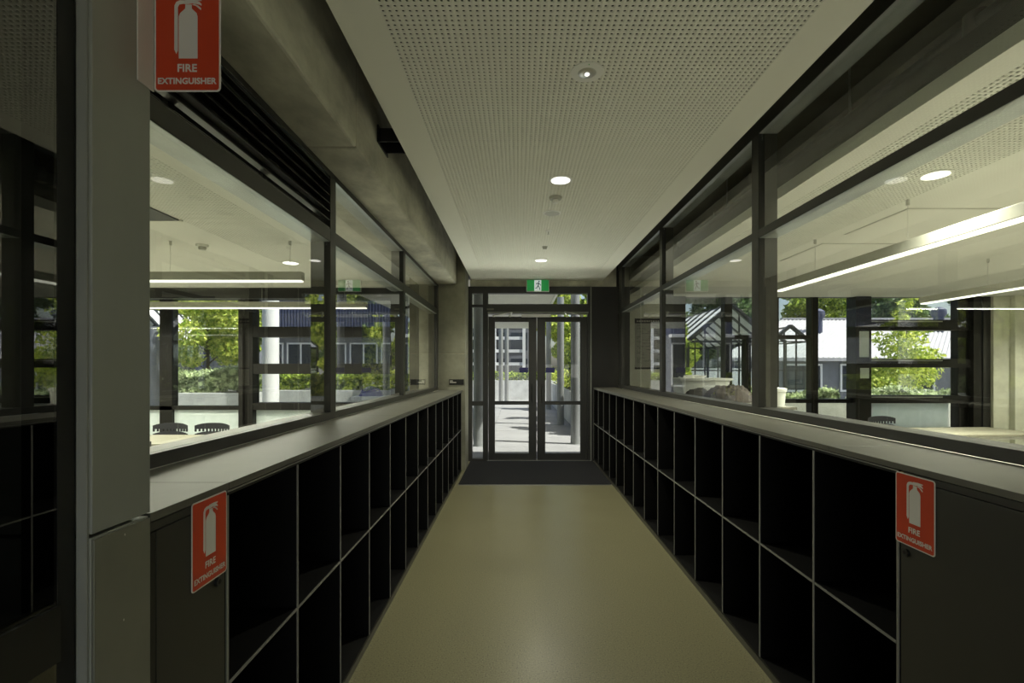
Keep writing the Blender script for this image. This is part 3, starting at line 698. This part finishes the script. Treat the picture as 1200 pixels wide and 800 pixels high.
pendant((-8.0, 6.47, PZ), (-2.0, 6.47, PZ), 'long linear pendant lamp in the left classroom, farther of the two', ((-3.4, 6.47), (-2.3, 6.47)))

# services in the ceiling void behind the right upper panes
pp = thing('service_pipe', (1.95, 3, 2.9), 'long black service pipe in the void above the right classroom ceiling', 'pipe')
MB().tube((1.98, -1, 2.98), (1.98, 7.7, 2.98), .035, n=16).build('main_run', 'black', pp, smooth=True)
for y in (2.1, 3.7, 5.9): MB().tube((1.98, y, 2.98), (2.9, y+.15, 3.02), .02, n=12).tube((1.98, y, 2.94), (1.98, y, 3.03), .045, n=14).build('branch', 'black', pp, smooth=True)
for y in (1.4, 2.9, 4.6, 6.4): MB().tube((1.98, y, 3.0), (1.98, y, 3.299), .006, n=8).build('hanger_rod', 'metal', pp)
ct = thing('cable_tray', (2.4, 3, 3.1), 'dark steel cable tray above the right classroom ceiling', 'cable tray')
MB().box(2.25, 2.27, -1, 7.6, 3.08, 3.13).box(2.53, 2.55, -1, 7.6, 3.08, 3.13).build('side_rail', 'black', ct)
mb = MB()
for i in range(28): mb.box(2.27, 2.53, -.9+i*.3, -.87+i*.3, 3.085, 3.095)
mb.build('rung', 'black', ct, kind='stuff')
for y in (1.0, 3.3, 5.6): MB().tube((2.26, y, 3.12), (2.26, y, 3.299), .005, n=8).tube((2.54, y, 3.12), (2.54, y, 3.299), .005, n=8).build('hanger', 'metal', ct)

# ------------------------------------------------------------------ furniture
def make_chair(label):
    r = thing('classroom_chair', (0, 0, 0), label, 'chair', 'dark plastic classroom chairs')
    def curved(z0, z1, half, d, t, y, nm, holes=True):
        mb = MB(); n = 12
        for i in range(n):
            a0 = -1+2*i/n; a1 = -1+2*(i+1)/n
            X0, X1 = half*a0, half*a1; Y0, Y1 = y-d*a0*a0, y-d*a1*a1
            k = len(mb.v)
            zt0 = z1-.03*abs(a0)**3; zt1 = z1-.03*abs(a1)**3
            mb.v += [(X0,Y0,z0),(X1,Y1,z0),(X1,Y1+t,z0),(X0,Y0+t,z0),(X0,Y0,zt0),(X1,Y1,zt1),(X1,Y1+t,zt1),(X0,Y0+t,zt0)]
            mb.f += [(k+3,k+2,k+1,k),(k+4,k+5,k+6,k+7),(k,k+1,k+5,k+4),(k+1,k+2,k+6,k+5),(k+2,k+3,k+7,k+6),(k+3,k,k+4,k+7)]
        return mb
    up = curved(.745, .82, .215, .035, .012, .20, '')
    lo = curved(.60, .715, .215, .035, .012, .20, '')
    for v in lo.v: up.v.append(v)
    k = len(up.v)-len(lo.v); up.f += [tuple(i+k for i in f) for f in lo.f]
    for i in range(11):                                   # ribs between the row of slots
        a = -1+2*i/10; up.box(.205*a-.011, .205*a+.011, .20-.035*a*a+.001, .20-.035*a*a+.011, .714, .746)
    up.build('backrest', 'chair', r)
    se = MB().box(-.21, .21, -.22, .17, .44, .455); se.build('seat', 'chair', r, bevel=.006)
    for sx in (-1, 1):
        MB().tube((sx*.19, -.18, .44), (sx*.21, -.22, .012), .011, n=8).build('leg', 'metal', r)
        MB().tube((sx*.19, .16, .44), (sx*.21, .22, .012), .011, n=8).build('leg', 'metal', r)
        MB().tube((sx*.18, .15, .45), (sx*.18, .205, .66), .010, n=8).build('back_support', 'metal', r)
    return r
def make_table(label):
    r = thing('classroom_table', (0, 0, 0), label, 'table', 'beige classroom tables')
    B('tabletop', 'table', -.85, .85, -.35, .35, .705, .73, r, bevel=.003)
    for sx in (-1, 1):
        for sy in (-1, 1): MB().tube((sx*.78, sy*.29, .705), (sx*.78, sy*.29, .004), .018, n=10).build('leg', 'white_metal', r)
    MB().box(-.78, .78, -.30, -.28, .66, .70).box(-.78, .78, .28, .30, .66, .70).build('apron', 'white_metal', r)
    return r
ch = make_chair('dark classroom chair behind the left table, next to the pillar edge')
ch.location = (-4.32, 5.98-.1, 0)
copy_tree(ch, (-3.80, 5.98-.1, 0), label='dark classroom chair behind the left table, toward the corridor glass')
copy_tree(ch, (-3.78, 4.90, 0), math.pi, label='dark classroom chair on the near side of the left table, half hidden by the pillar')
copy_tree(ch, (5.2, 6.75, 0), .12, label='dark classroom chair behind the right classroom table with frosted panel behind')
copy_tree(ch, (5.22, 4.9, 0), math.pi+.1, label='dark classroom chair by the concrete wall at the right edge')
tb = make_table('beige table in the left classroom with two chairs behind it'); tb.location = (-4.1, 5.30, 0)
copy_tree(tb, (5.35, 6.0, 0), .05, label='beige table in the right classroom below the tree window')

# shelf unit with tub and clothes inside the right glass
bn = thing('storage_bench', (2.0, 5.2, 0), 'low dark storage bench inside the right glass carrying tub and clothes', 'bench')
B('top', 'counter', 1.70, 2.30, 4.0, 6.3, 1.16, 1.18, bn); B('carcase', 'cab_door', 1.72, 2.28, 4.02, 6.28, .02, 1.16, bn)
tbb = thing('plastic_tub', (2.04, 5.45, 1.18), 'translucent white plastic tub with papers standing behind the right glass', 'tub')
mb = MB()
def ringbox(mb, cx, cy, z0, z1, a0, b0, a1, b1, t):
    k = len(mb.v)
    for a, b, z in ((a0, b0, z0), (a1, b1, z1), (a1-t, b1-t, z1), (a0-t, b0-t, z0+t)):
        mb.v += [(cx-a, cy-b, z), (cx+a, cy-b, z), (cx+a, cy+b, z), (cx-a, cy+b, z)]
    for r in range(3): mb.f += [(k+r*4+i, k+r*4+(i+1)%4, k+r*4+4+(i+1)%4, k+r*4+4+i) for i in range(4)]
    mb.f += [(k+3, k+2, k+1, k), (k+12, k+13, k+14, k+15)]
ringbox(mb, 2.04, 5.45, 1.181, 1.37, .225, .15, .265, .19, .008); mb.build('body', 'tub', tbb, bevel=.003)
mb = MB(); ringbox(mb, 2.04, 5.45, 1.368, 1.392, .28, .20, .285, .205, .02); mb.build('rim', 'tub', tbb)
for i in range(7):
    a = R.uniform(0, 3); cx = 2.04+R.uniform(-.16, .16); cy = 5.45+R.uniform(-.1, .1)
    MB().bar((cx-.06*math.cos(a), cy-.06*math.sin(a), 1.37+R.uniform(-.02, .02)), (cx+.06*math.cos(a), cy+.06*math.sin(a), 1.41+R.uniform(-.01, .03)), .09, .006).build('paper_sheet', 'white_metal', tbb)
def heap(name, c, a, b, h, seed, m, label, cat, extra=None):
    rr = random.Random(seed); n = 34; mb = MB(); k0 = 0
    ph = [(rr.uniform(3, 9), rr.uniform(3, 9), rr.uniform(0, 6), rr.uniform(.3, 1)) for _ in range(8)]
    ph2 = [(rr.uniform(9, 17), rr.uniform(-15, 15), rr.uniform(0, 6)) for _ in range(5)]
    for j in range(n+1):
        for i in range(n+1):
            u = -1+2*i/n; v = -1+2*j/n; d = min(1, math.hypot(u*math.sqrt(1-v*v/2), v*math.sqrt(1-u*u/2)))
            z = h*(1-d**3)*(.7+.16*sum(q[3]*math.sin(q[0]*u+q[1]*v+q[2]) for q in ph)/2.2 + .07*sum(abs(math.sin(q[0]*u+q[1]*v+q[2])) for q in ph2)/1.4)
            mb.v.append((c[0]+a*u*math.sqrt(1-v*v/2), c[1]+b*v*math.sqrt(1-u*u/2), c[2]+max(.001, z)))
    w_ = n+1
    mb.f = [(j*w_+i, j*w_+i+1, (j+1)*w_+i+1, (j+1)*w_+i) for j in range(n) for i in range(n)]
    k = len(mb.v); ring = [i for i in range(w_)] + [j*w_+n for j in range(1, w_)] + [n*w_+i for i in range(n-1, -1, -1)] + [j*w_ for j in range(n-1, 0, -1)]
    mb.f.append(tuple(reversed(ring)))
    o = mb.build(name, m, None, smooth=True); tag(o, label, cat)
    return o
heap('jacket', (2.05, 4.75, 1.1805), .26, .26, .17, 1, 'cloth', 'crumpled brown jacket lying on the bench beside the white tub', 'jacket')
heap('scarf', (1.90, 5.13, 1.1805), .16, .10, .11, 5, 'cloth2', 'grey cloth bundled in front of the tub on the bench', 'cloth')
cc = thing('white_container', (2.19, 4.1, 1.18), 'small white plastic container on the bench end right of the thick mullion', 'container')
MB().lathe((2.2, 4.1, 1.1805), [(.045, 0), (.055, .12), (.062, .125), (.062, .14), (.04, .141)], 24).build('body', 'tub', cc, smooth=True)
MB().lathe((2.2, 4.1, 1.322), [(.064, 0), (.064, .012), (.02, .016)], 24).build('lid', 'tub', cc, smooth=True)

# ------------------------------------------------------------------ outside
gr = B('ground', 'paving', -40, 40, 8.13, 60, -.12, -.02, kind='structure')
B('ground', 'paving', -.9, 1.6, 7.985, 8.13, -.12, -.0205, kind='structure')
sw = thing('ground_slabs', (.2, 9, -.02), None); sw['kind'] = 'structure'; sw['label'] = 'pale paving slabs outside the doors'
k = 0
for j in range(12):
    for i in range(4):
        B('paving_slab', 'paving', -1.6+i*1.0+.004, -1.6+(i+1)*1.0-.004, 8.14+j*1.2+.004, 8.14+(j+1)*1.2-.004, -.0195, -.004+R.uniform(0, .001), sw)
can = thing('entrance_canopy', (-1, 13, 3.0), 'flat cream canopy over the path outside the doors', 'canopy')
for j in range(5): B('soffit_panel', 'room_ceiling', -3.2, .75, 8.26+j*2.0+.005, 8.26+(j+1)*2.0-.01, 3.0, 3.02, can)
B('roof_deck', 'ext_grey', -3.2, .80, 8.26, 18.3, 3.022, 3.12, can)
B('fascia', 'white_metal', .75, .80, 8.26, 18.3, 2.96, 3.02, can)
# posts
p0 = thing('canopy_post', (1.15, 9.7, -.02), 'round galvanised post outside the right door leaf, nearest the doors', 'post', 'posts along the path')
MB().tube((1.15, 9.7, -.019), (1.15, 9.7, 3.4), .092, n=24).build('shaft', 'post', p0, smooth=True)
MB().tube((1.15, 9.7, -.019), (1.15, 9.7, .0), .14, n=24).build('base_plate', 'post', p0)
for x, y, l in ((1.15, 13.0, 'round galvanised post along the path, second from the right door leaf'), (1.15, 18.0, 'thin far galvanised post seen at the inner edge of the right door leaf'),
                (-.765, 9.45, 'round galvanised post filling the sidelight left of the doors'), (-.70, 20.5, 'far grey post seen at the left edge of the left door leaf'), (-.48, 21.5, 'far grey post standing right of its twin in the left door leaf')):
    q = copy_tree(p0, (x, y, -.02), label=l)
    if x < 0 and y < 18: q.scale = (1, 1, .876)

def leafblob(N, gen, size, seed):
    """N folded leaves; gen(rng, n) -> positions"""
    rng = np.random.default_rng(seed); P = gen(rng, N)
    a = rng.normal(size=(N,3)); a /= np.linalg.norm(a, axis=1)[:,None]
    b = rng.normal(size=(N,3)); b -= (b*a).sum(1)[:,None]*a; b /= np.linalg.norm(b, axis=1)[:,None]
    s = size*rng.uniform(.6, 1.25, N)[:,None]; n = np.cross(a, b)
    V = np.stack([P-a*s, P+b*s*.42+n*s*.12, P+a*s, P-b*s*.42+n*s*.12], 1).reshape(-1, 3)
    i = np.arange(N)*4
    T = np.stack([np.stack([i,i+1,i+2],1), np.stack([i,i+2,i+3],1)],1).reshape(-1,3)
    return V, T
def leaf_obj(name, V, T, m, parent, kind='stuff'):
    me = bpy.data.meshes.new(name); org = np.array([V[:,0].mean(), V[:,1].mean(), V[:,2].min()]); V = V-org
    me.vertices.add(len(V)); me.vertices.foreach_set('co', V.ravel())
    me.loops.add(T.size); me.loops.foreach_set('vertex_index', T.ravel().astype(np.int32))
    me.polygons.add(len(T)); me.polygons.foreach_set('loop_start', np.arange(0, T.size, 3, dtype=np.int32))
    me.update(calc_edges=True); me.materials.append(M[m])
    o = link(name, me, org, parent); o['kind'] = kind
    return o
def box_gen(x0, x1, y0, y1, z0, z1, lump=.08):
    def g(rng, n):
        P = rng.uniform((x0, y0, z0), (x1, y1, z1), (n, 3))
        f = rng.random(n); top = f < .45; fr = (f >= .45) & (f < .8)
        P[top, 2] = z1 - np.abs(rng.normal(0, lump, top.sum())); P[fr, 1] = y0 + np.abs(rng.normal(0, lump, fr.sum()))
        P[:,2] += .09*np.sin(P[:,0]*4.1)*np.sin(P[:,1]*3.7+1) + rng.normal(0, .03, n)
        return P
    return g
def blob_gen(blobs):
    B_ = np.array(blobs)
    def g(rng, n):
        w_ = B_[:,3]*B_[:,4]*B_[:,5]; k = rng.choice(len(B_), n, p=w_**.7/np.sum(w_**.7))
        d = rng.normal(size=(n,3)); d /= np.linalg.norm(d, axis=1)[:,None]; r = rng.uniform(.35, 1, n)**.6
        return B_[k,:3] + d*r[:,None]*B_[k,3:6]
    return g
def tree(name, base, zc0, zc1, rad, N, size, m, seed, label, group=None, nb=16, trunk_r=.06, cat='tree', cone=False):
    rr = random.Random(seed); x, y, z = base
    t = thing(name, base, label, cat, group)
    tr = MB(); tip = (x+rr.uniform(-.1, .1), y, zc1-.25*(zc1-zc0)); tr.tube(base, tip, trunk_r, trunk_r*.35, 10)
    blobs = []
    bt = []
    for i in range(nb):
        u = (i+.5)/nb; zz = zc0+(zc1-zc0)*u; rr_ = rad*(1.05-.95*u) if cone else rad*math.sin(math.pi*(.18+.78*u))**.8
        a = rr.uniform(0, 6.28); q = rr.uniform(.25, .8)*rr_
        c = (x+q*math.cos(a), y+q*math.sin(a), zz)
        s = rr.uniform(.30, .5)*max(rr_, .3*rad); blobs.append((*c, s, s, s*.7))
        if i % 3 == 0: bt.append(((x, y, max(z+.3, zz-.5*s-.2)), c))
    tr.build('trunk', 'bark', t)
    for a, b in bt[:6]: MB().tube(a, b, trunk_r*.35, trunk_r*.12, 6).build('branch', 'bark', t)
    V, T = leafblob(N, blob_gen(blobs), size, seed); leaf_obj('foliage', V, T, m, t)
    return t
def hedge(name, x0, x1, y0, y1, z0, z1, N, size, m, seed, label):
    t = thing(name, ((x0+x1)/2, (y0+y1)/2, z0), label, 'hedge')
    V, T = leafblob(N, box_gen(x0, x1, y0, y1, z0, z1), size, seed); leaf_obj('foliage', V, T, m, t)
    mb = MB(); rr = random.Random(seed)
    for i in range(int((x1-x0+y1-y0)*2)+2):
        X, Y = rr.uniform(x0+.05, x1-.05), rr.uniform(y0+.05, y1-.05); mb.tube((X, Y, z0-.02), (X+rr.uniform(-.1,.1), Y, z0+(z1-z0)*.8), .012, .005, 5)
    mb.build('stem', 'bark', t, kind='stuff')
    return t
def planter(x0, x1, y0, y1, zt, label, m='planter', seg=None):
    t = thing('planter', ((x0+x1)/2, (y0+y1)/2, -.02), label, 'planter')
    w_ = .09
    B('front_wall', m, x0, x1, y0, y0+w_, -.019, zt, t, bevel=.01); B('back_wall', m, x0, x1, y1-w_, y1, -.019, zt, t, bevel=.01)
    B('side_wall', m, x0, x0+w_, y0+w_, y1-w_, -.019, zt, t, bevel=.01); B('side_wall', m, x1-w_, x1, y0+w_, y1-w_, -.019, zt, t, bevel=.01)
    B('soil', 'soil', x0+w_, x1-w_, y0+w_, y1-w_, -.019, zt-.08, t)
    return t
# --- left courtyard
planter(-7.9, -5.9, 10.9, 11.9, .95, 'grey concrete planter nearest the left classroom with a bushy shrub')
hedge('rosemary_bush', -7.75, -6.0, 11.0, 11.8, .97, 1.42, 9000, .05, 'leaf_grey', 11, 'rounded grey-green bush in the near left concrete planter')
planter(-13, -8.3, 13.2, 14.2, .92, 'white concrete planter wall seen past the pillar at far left', 'ext_white')
hedge('low_hedge', -12.9, -8.4, 13.3, 14.1, .94, 1.2, 5000, .06, 'leaf_bright', 12, 'low bright hedge in the white planter at far left')
planter(-7.6, -3.4, 13.4, 14.4, .9, 'long pale concrete planter in the middle of the left courtyard')
hedge('clipped_hedge', -7.5, -3.5, 13.5, 14.3, .92, 1.32, 12000, .06, 'leaf_mid', 13, 'clipped sunny hedge in the long planter of the left courtyard')
planter(-3.0, -2.1, 12.4, 13.3, .8, 'small pale concrete planter left of the door path')
hedge('clipped_hedge', -2.95, -2.15, 12.5, 13.2, .82, 1.35, 3500, .06, 'leaf_mid', 14, 'small clipped hedge in the planter left of the door path')
tree('courtyard_tree', (-8.05, 12.7, -.02), 1.7, 3.9, 1.25, 12000, .065, 'leaf_bright', 21, 'sunlit leafy tree behind the near left planter', nb=22)
tree('background_tree', (-18.5, 24, -.02), 1.5, 6.5, 2.4, 9000, .12, 'leaf_bright', 22, 'pale green tree far behind the black framed shelter at far left', nb=20)
gcol = thing('concrete_post', (-9.6, 12.9, -.02), 'grey round concrete post at the left edge of the first window', 'post')
MB().tube((-9.62, 12.9, -.019), (-9.62, 12.9, 2.6), .16, n=20).build('shaft', 'ext_grey', gcol, smooth=True)
wc = thing('white_column', (-5.48, 10.8, -.02), 'round white column in the left courtyard catching sun on its right side', 'column')
MB().tube((-5.48, 10.8, -.019), (-5.48, 10.8, 4.2), .17, n=32).build('shaft', 'ext_white', wc, smooth=True)
MB().tube((-5.48, 10.8, -.019), (-5.48, 10.8, .05), .24, n=32).build('base', 'ext_white', wc, smooth=True)
tree('climbing_plant', (-6.40, 12.15, -.02), .6, 3.2, .3, 2500, .06, 'leaf_mid', 23, 'narrow climbing plant left of the white column', nb=14, trunk_r=.03, cat='plant')
# blue clad building
bb = thing('blue_building', (-7, 20, 0), 'building with blue ribbed upper cladding and white framed windows beyond the left courtyard', 'building')
B('lower_wall', 'ext_grey', -12.5, -3.2, 20.2, 21, -.02, 2.9, bb); B('balcony_edge', 'ext_white', -12.6, -3.1, 19.8, 20.2, 2.78, 2.9, bb)
B('upper_wall', 'blue_clad', -12.5, -3.2, 20.2, 21, 2.9, 5.2, bb)
mb = MB()
for i in range(74): mb.box(-12.5+i*.125, -12.44+i*.125, 20.15, 20.2, 2.91, 5.2)
mb.build('cladding_rib', 'blue_clad', bb, kind='stuff')
for i in range(7):
    x = -12.1+i*1.3
    wn = B('window', 'window_dark', x, x+1.05, 20.17, 20.2, .8, 2.5, bb)
    MB().box(x-.05, x, 20.12, 20.18, .75, 2.55).box(x+1.05, x+1.1, 20.12, 20.18, .75, 2.55).box(x-.05, x+1.1, 20.12, 20.18, 2.5, 2.56).box(x-.05, x+1.1, 20.12, 20.18, .74, .8).box(x+.5, x+.55, 20.12, 20.18, .8, 2.5).build('window_frame', 'ext_white', wn)
gb = thing('grey_annexe', (-10.6, 16, 0), 'shaded blue-grey annexe behind the near left tree', 'building')
B('wall', 'ext_grey', -10.6, -9.0, 16.5, 18, -.02, 2.9, gb); B('corner_post', 'blue_clad', -10.8, -10.6, 16.3, 16.5, -.02, 4.0, gb)
B('roof', 'ext_white', -10.58, -8.9, 16.2, 18.1, 2.9, 3.0, gb)
# left sloped frame shelter
def greenhouse(name, x0, x1, y0, y1, ze, zr, label, nrib=9, ridge_x=None, roof_solid=True, bars=6, roof_mat='gh_roof'):
    t = thing(name, ((x0+x1)/2, (y0+y1)/2, -.02), label, 'greenhouse')
    xm = ridge_x if ridge_x is not None else (x0+x1)/2
    f = .05 if x1-x0 > 1.5 else .03; zb = -.019
    for y in (y0, y1):
        g = MB().bar((x0, y, ze), (xm, y, zr), f*1.4).bar((xm, y, zr), (x1, y, ze), f*1.4).bar((x0, y, ze), (x1, y, ze), f).bar((x0, y, .85), (x1, y, .85), f)
        for x in (x0, x1): g.bar((x, y, zb), (x, y, ze), f*1.2)
        g.build('gable_frame', 'gh_frame', t)
        for i in range(1, bars):
            x = x0+(x1-x0)*i/bars; zz = ze+(zr-ze)*(1-abs(x-xm)/max(abs(x1-xm) if x > xm else abs(xm-x0), .01))
            MB().bar((x, y, zb), (x, y, zz), .03).build('glazing_bar', 'gh_frame', t)
        for k2 in (1.45, ): MB().bar((x0, y, k2), (x1, y, k2), .03).build('glazing_bar', 'gh_frame', t)
        mb = MB(); mb.prism([(x0, zb), (x1, zb), (x1, ze), (xm, zr), (x0, ze)], lambda u, v, w_: (u, y+.004-w_, v), .006); mb.build('gable_glass', 'thin_glass', t)
    for x in (x0, x1):
        MB().bar((x, y0, ze), (x, y1, ze), f*1.3).bar((x, y0, .85), (x, y1, .85), f).build('eave_rail', 'gh_frame', t)
        nb = int((y1-y0)/.75)
        for i in range(1, nb): MB().bar((x, y0+(y1-y0)*i/nb, zb), (x, y0+(y1-y0)*i/nb, ze), .035).build('side_bar', 'gh_frame', t)
        B('side_glass', 'thin_glass', x-.003, x+.003, y0, y1, zb, ze, t)
    MB().bar((xm, y0, zr), (xm, y1, zr), f*1.3).build('ridge', 'gh_frame', t)
    for i in range(nrib+1):
        y = y0+(y1-y0)*i/nrib
        for x in (x0, x1): MB().bar((x, y, ze+.035), (xm, y, zr+.035), .11, .06).build('rafter', 'gh_frame', t)
    if roof_solid:
        for i in range(nrib):
            a = y0+(y1-y0)*i/nrib+.056; b = y0+(y1-y0)*(i+1)/nrib-.056
            for x in (x0, x1): MB().bar((x, (a+b)/2, ze+.03), (xm, (a+b)/2, zr+.03), b-a, .012, up=(0,0,1)).build('roof_panel', roof_mat, t)
    return t
greenhouse('greenhouse', -14.3, -10.95, 16.3, 19.3, 1.75, 3.5, 'black framed gabled shelter with pale roof at the far left', nrib=5, bars=6)
# --- beyond the doors
fw = thing('garden_wall', (-1, 23.5, 0), 'pale concrete garden wall beyond the doors at the end of the path', 'wall')
for i in range(6): B('wall_panel', 'planter', -8+i*2.4+.01, -8+(i+1)*2.4-.01, 23.4, 23.6, -.019, .92, fw)
hedge('garden_hedge', -7.9, 6, 23.9, 24.7, .3, 1.25, 14000, .08, 'leaf_mid', 31, 'hedge showing above the concrete garden wall at the end of the path')
ob = thing('white_building', (-1.6, 30, 0), 'white building with horizontal balcony bands beyond the doors', 'building')
B('wall', 'ext_grey', -9, .9, 30, 36, -.02, 7.5, ob)
for i in range(9): B('balcony_band', 'ext_white', -9.2, .35, 29.4, 29.6, .9+i*.78, 1.08+i*.78, ob)
for i in range(6): B('white_post', 'ext_white', -8.6+i*1.78, -8.42+i*1.78, 29.35, 29.7, -.02, 7.5, ob)
for j in range(4):
    for i in range(8): B('window', 'window_dark', -8.8+i*1.2, -7.8+i*1.2, 29.95, 30.0, 1.0+j*1.6, 2.1+j*1.6, ob)
planter(1.42, 2.5, 10.8, 21.5, .88, 'long concrete planter running away along the right of the path')
hedge('path_hedge', 1.52, 2.4, 10.9, 21.4, .9, 1.35, 9000, .06, 'leaf_bright', 41, 'bright yellow-green hedge in the planter right of the path')
for i, (x, y, h, n_) in enumerate(((2.15, 11.9, 3.6, 6000), (2.3, 14.2, 4.2, 7500), (2.2, 17.6, 4.6, 7000), (3.3, 10.6, 3.9, 5000))):
    tree('path_tree', (x, y, -.02 if i == 3 else .8), 1.2, h, .62 if i in (0, 3) else .95, n_, .085, 'leaf_mid' if i % 2 else 'leaf_bright', 50+i, ['slim leafy tree right of the path closest to the doors', 'slim leafy tree in the path planter, second from the doors', 'slim leafy tree at the far end of the path planter', 'leafy tree behind the path planter toward the greenhouse'][i], 'trees along the path', nb=20, trunk_r=.045)
# --- right courtyard
greenhouse('greenhouse', 4.06, 6.1, 11.6, 15.6, 2.14, 3.0, 'black framed greenhouse with striped white roof seen through the right glass', nrib=7, bars=5, ridge_x=5.09)
greenhouse('greenhouse', 6.28, 7.17, 12.0, 13.0, 2.16, 2.52, 'small black framed greenhouse next before the pale shed', nrib=1, bars=3, roof_solid=False)
sh = thing('corrugated_shed', (13, 21, 0), 'wide shed with pale corrugated gable roof behind the right courtyard', 'shed')
B('wall', 'ext_grey', 7.6, 23, 18.2, 24.5, -.02, 1.85, sh)
ridge_z, eave_z, ye, yr = 3.85, 1.86, 18.0, 23.6
def shed_roof():
    mb = MB(); n = 15.0; ys = (ye, yr); x = 7.4; k = 0; P = []
    while x < 23.4:
        for dx, dz in ((0, 0), (.05, .0), (.09, .045), (.14, .045)): P.append((x+dx, dz))
        x += .19
    for (x, dz) in P:
        mb.v.append((x+ (0), ye, eave_z+dz)); mb.v.append((x+5.4, yr, ridge_z+dz))
    for i in range(len(P)-1): mb.f.append((2*i, 2*i+2, 2*i+3, 2*i+1))
    return mb
shed_roof().build('roof_sheet', 'roofing', sh)
MB().bar((12.8, yr, ridge_z+.05), (28.6, yr, ridge_z+.05), .25, .08).build('ridge_cap', 'roofing', sh)
MB().bar((7.4, ye-.03, eave_z-.03), (23.4, ye-.03, eave_z-.03), .12, .12).build('gutter', 'roofing', sh)
for i in range(6):
    x = 10.0+i*2.1
    wn = B('window', 'window_dark', x, x+1.3, 18.17, 18.2, .7, 1.6, sh)
    MB().box(x-.06, x+1.36, 18.12, 18.17, 1.6, 1.67).box(x-.06, x+1.36, 18.12, 18.17, .63, .7).box(x-.06, x, 18.12, 18.17, .7, 1.6).box(x+1.3, x+1.36, 18.12, 18.17, .7, 1.6).build('window_frame', 'ext_white', wn)
for nm, cx, cy, cz, lab in (('roof_ventilator', 13.2, 21.4, 2.95, 'blue round roof ventilator on the pale shed, left of the tree'), ('roof_ventilator', 18.7, 21.6, 3.05, 'blue round roof ventilator on the pale shed, right of the tree')):
    v = thing(nm, (cx, cy, cz), lab, 'ventilator', 'roof ventilators')
    MB().lathe((cx, cy, cz), [(.19, 0), (.19, .75)], 20).build('shaft', 'blue_clad', v, smooth=True)
    MB().lathe((cx, cy, cz+.75), [(.24, 0), (.29, .12), (.27, .30), (.13, .41), (.03, .43)], 24).build('dome', 'blue_clad', v, smooth=True)
wf = thing('white_fence', (6.4, 19, -.02), 'low pale fence wall behind the striped greenhouse', 'fence')
for i in range(8): B('fence_panel', 'ext_white', 4.0+i*.62, 4.6+i*.62, 17.0, 17.06, -.019, 1.5, wf)
tree('bright_tree', (5.7, 18.6, -.02), 1.5, 4.3, 1.5, 7000, .10, 'leaf_bright', 71, 'bright leafy tree behind the pale fence and striped greenhouse', nb=20)
tree('maple_tree', (9.6, 12.0, -.02), 1.0, 3.3, 1.25, 6000, .058, 'leaf_bright', 61, 'bright yellow-green young tree outside the right classroom window', nb=34, trunk_r=.03, cone=True)
planter(7.4, 13.5, 10.2, 11.0, .86, 'long pale concrete planter outside the right classroom window', 'concrete2')
hedge('low_hedge', 7.5, 13.4, 10.3, 10.9, .88, 1.02, 5000, .05, 'leaf_grey', 62, 'low grey-green planting in the long right planter')
planter(4.2, 6.8, 10.0, 10.7, .8, 'pale planter in front of the striped greenhouse', 'concrete2')
hedge('low_hedge', 4.3, 6.7, 10.1, 10.6, .82, .98, 4000, .05, 'leaf_grey', 63, 'low planting in front of the striped greenhouse')
for i, (x, y, h, r, m) in enumerate(((6.5, 27, 8, 2.2, 'leaf_dark'), (11.8, 28, 8.5, 2.4, 'leaf_dark'), (17.1, 28, 7.6, 2.3, 'leaf_mid'), (22.5, 28.5, 9, 2.4, 'leaf_dark'), (28.2, 28, 8.5, 2.4, 'leaf_dark'), (33.9, 28, 8, 2.4, 'leaf_dark'),
                                     (-7.5, 41, 11, 3.2, 'leaf_mid'), (-24, 31, 9, 3.0, 'leaf_mid'), (-26, 25, 8.5, 3.0, 'leaf_dark'), (2.4, 26.5, 7, 1.7, 'leaf_bright'))):
    tree('background_tree', (x, y, -.02), 1.2, h, r*1.08, 13000, .17, m, 80+i, ['dark tree behind the striped greenhouse roof', 'dark tree behind the small greenhouse and shed corner', 'lighter green tree behind the blue ventilator', 'dark tree behind the yellow-green tree', 'dark tree behind the right end of the shed', 'dark tree seen past the right facade column',
         'green tree behind the white building', 'green tree at the far left beyond the shelter', 'dark tree at the outer left behind the shelter', 'bright tree at the end of the path right of the doors'][i], 'trees behind the courtyards', nb=26, trunk_r=.14)
wb = thing('white_bench', (-3.75, 12.35, -.02), 'white solid bench in the left courtyard with a blue bag on it', 'bench')
B('seat_slab', 'ext_white', -4.15, -3.15, 12.1, 12.6, .70, .80, wb, bevel=.01)
for x in (-4.05, -3.35): B('support', 'ext_white', x, x+.12, 12.15, 12.55, -.019, .70, wb)
heap('blue_bag', (-3.72, 12.35, .801), .3, .2, .27, 9, 'blue_cloth', 'blue bag slumped on the white bench in the left courtyard', 'bag')
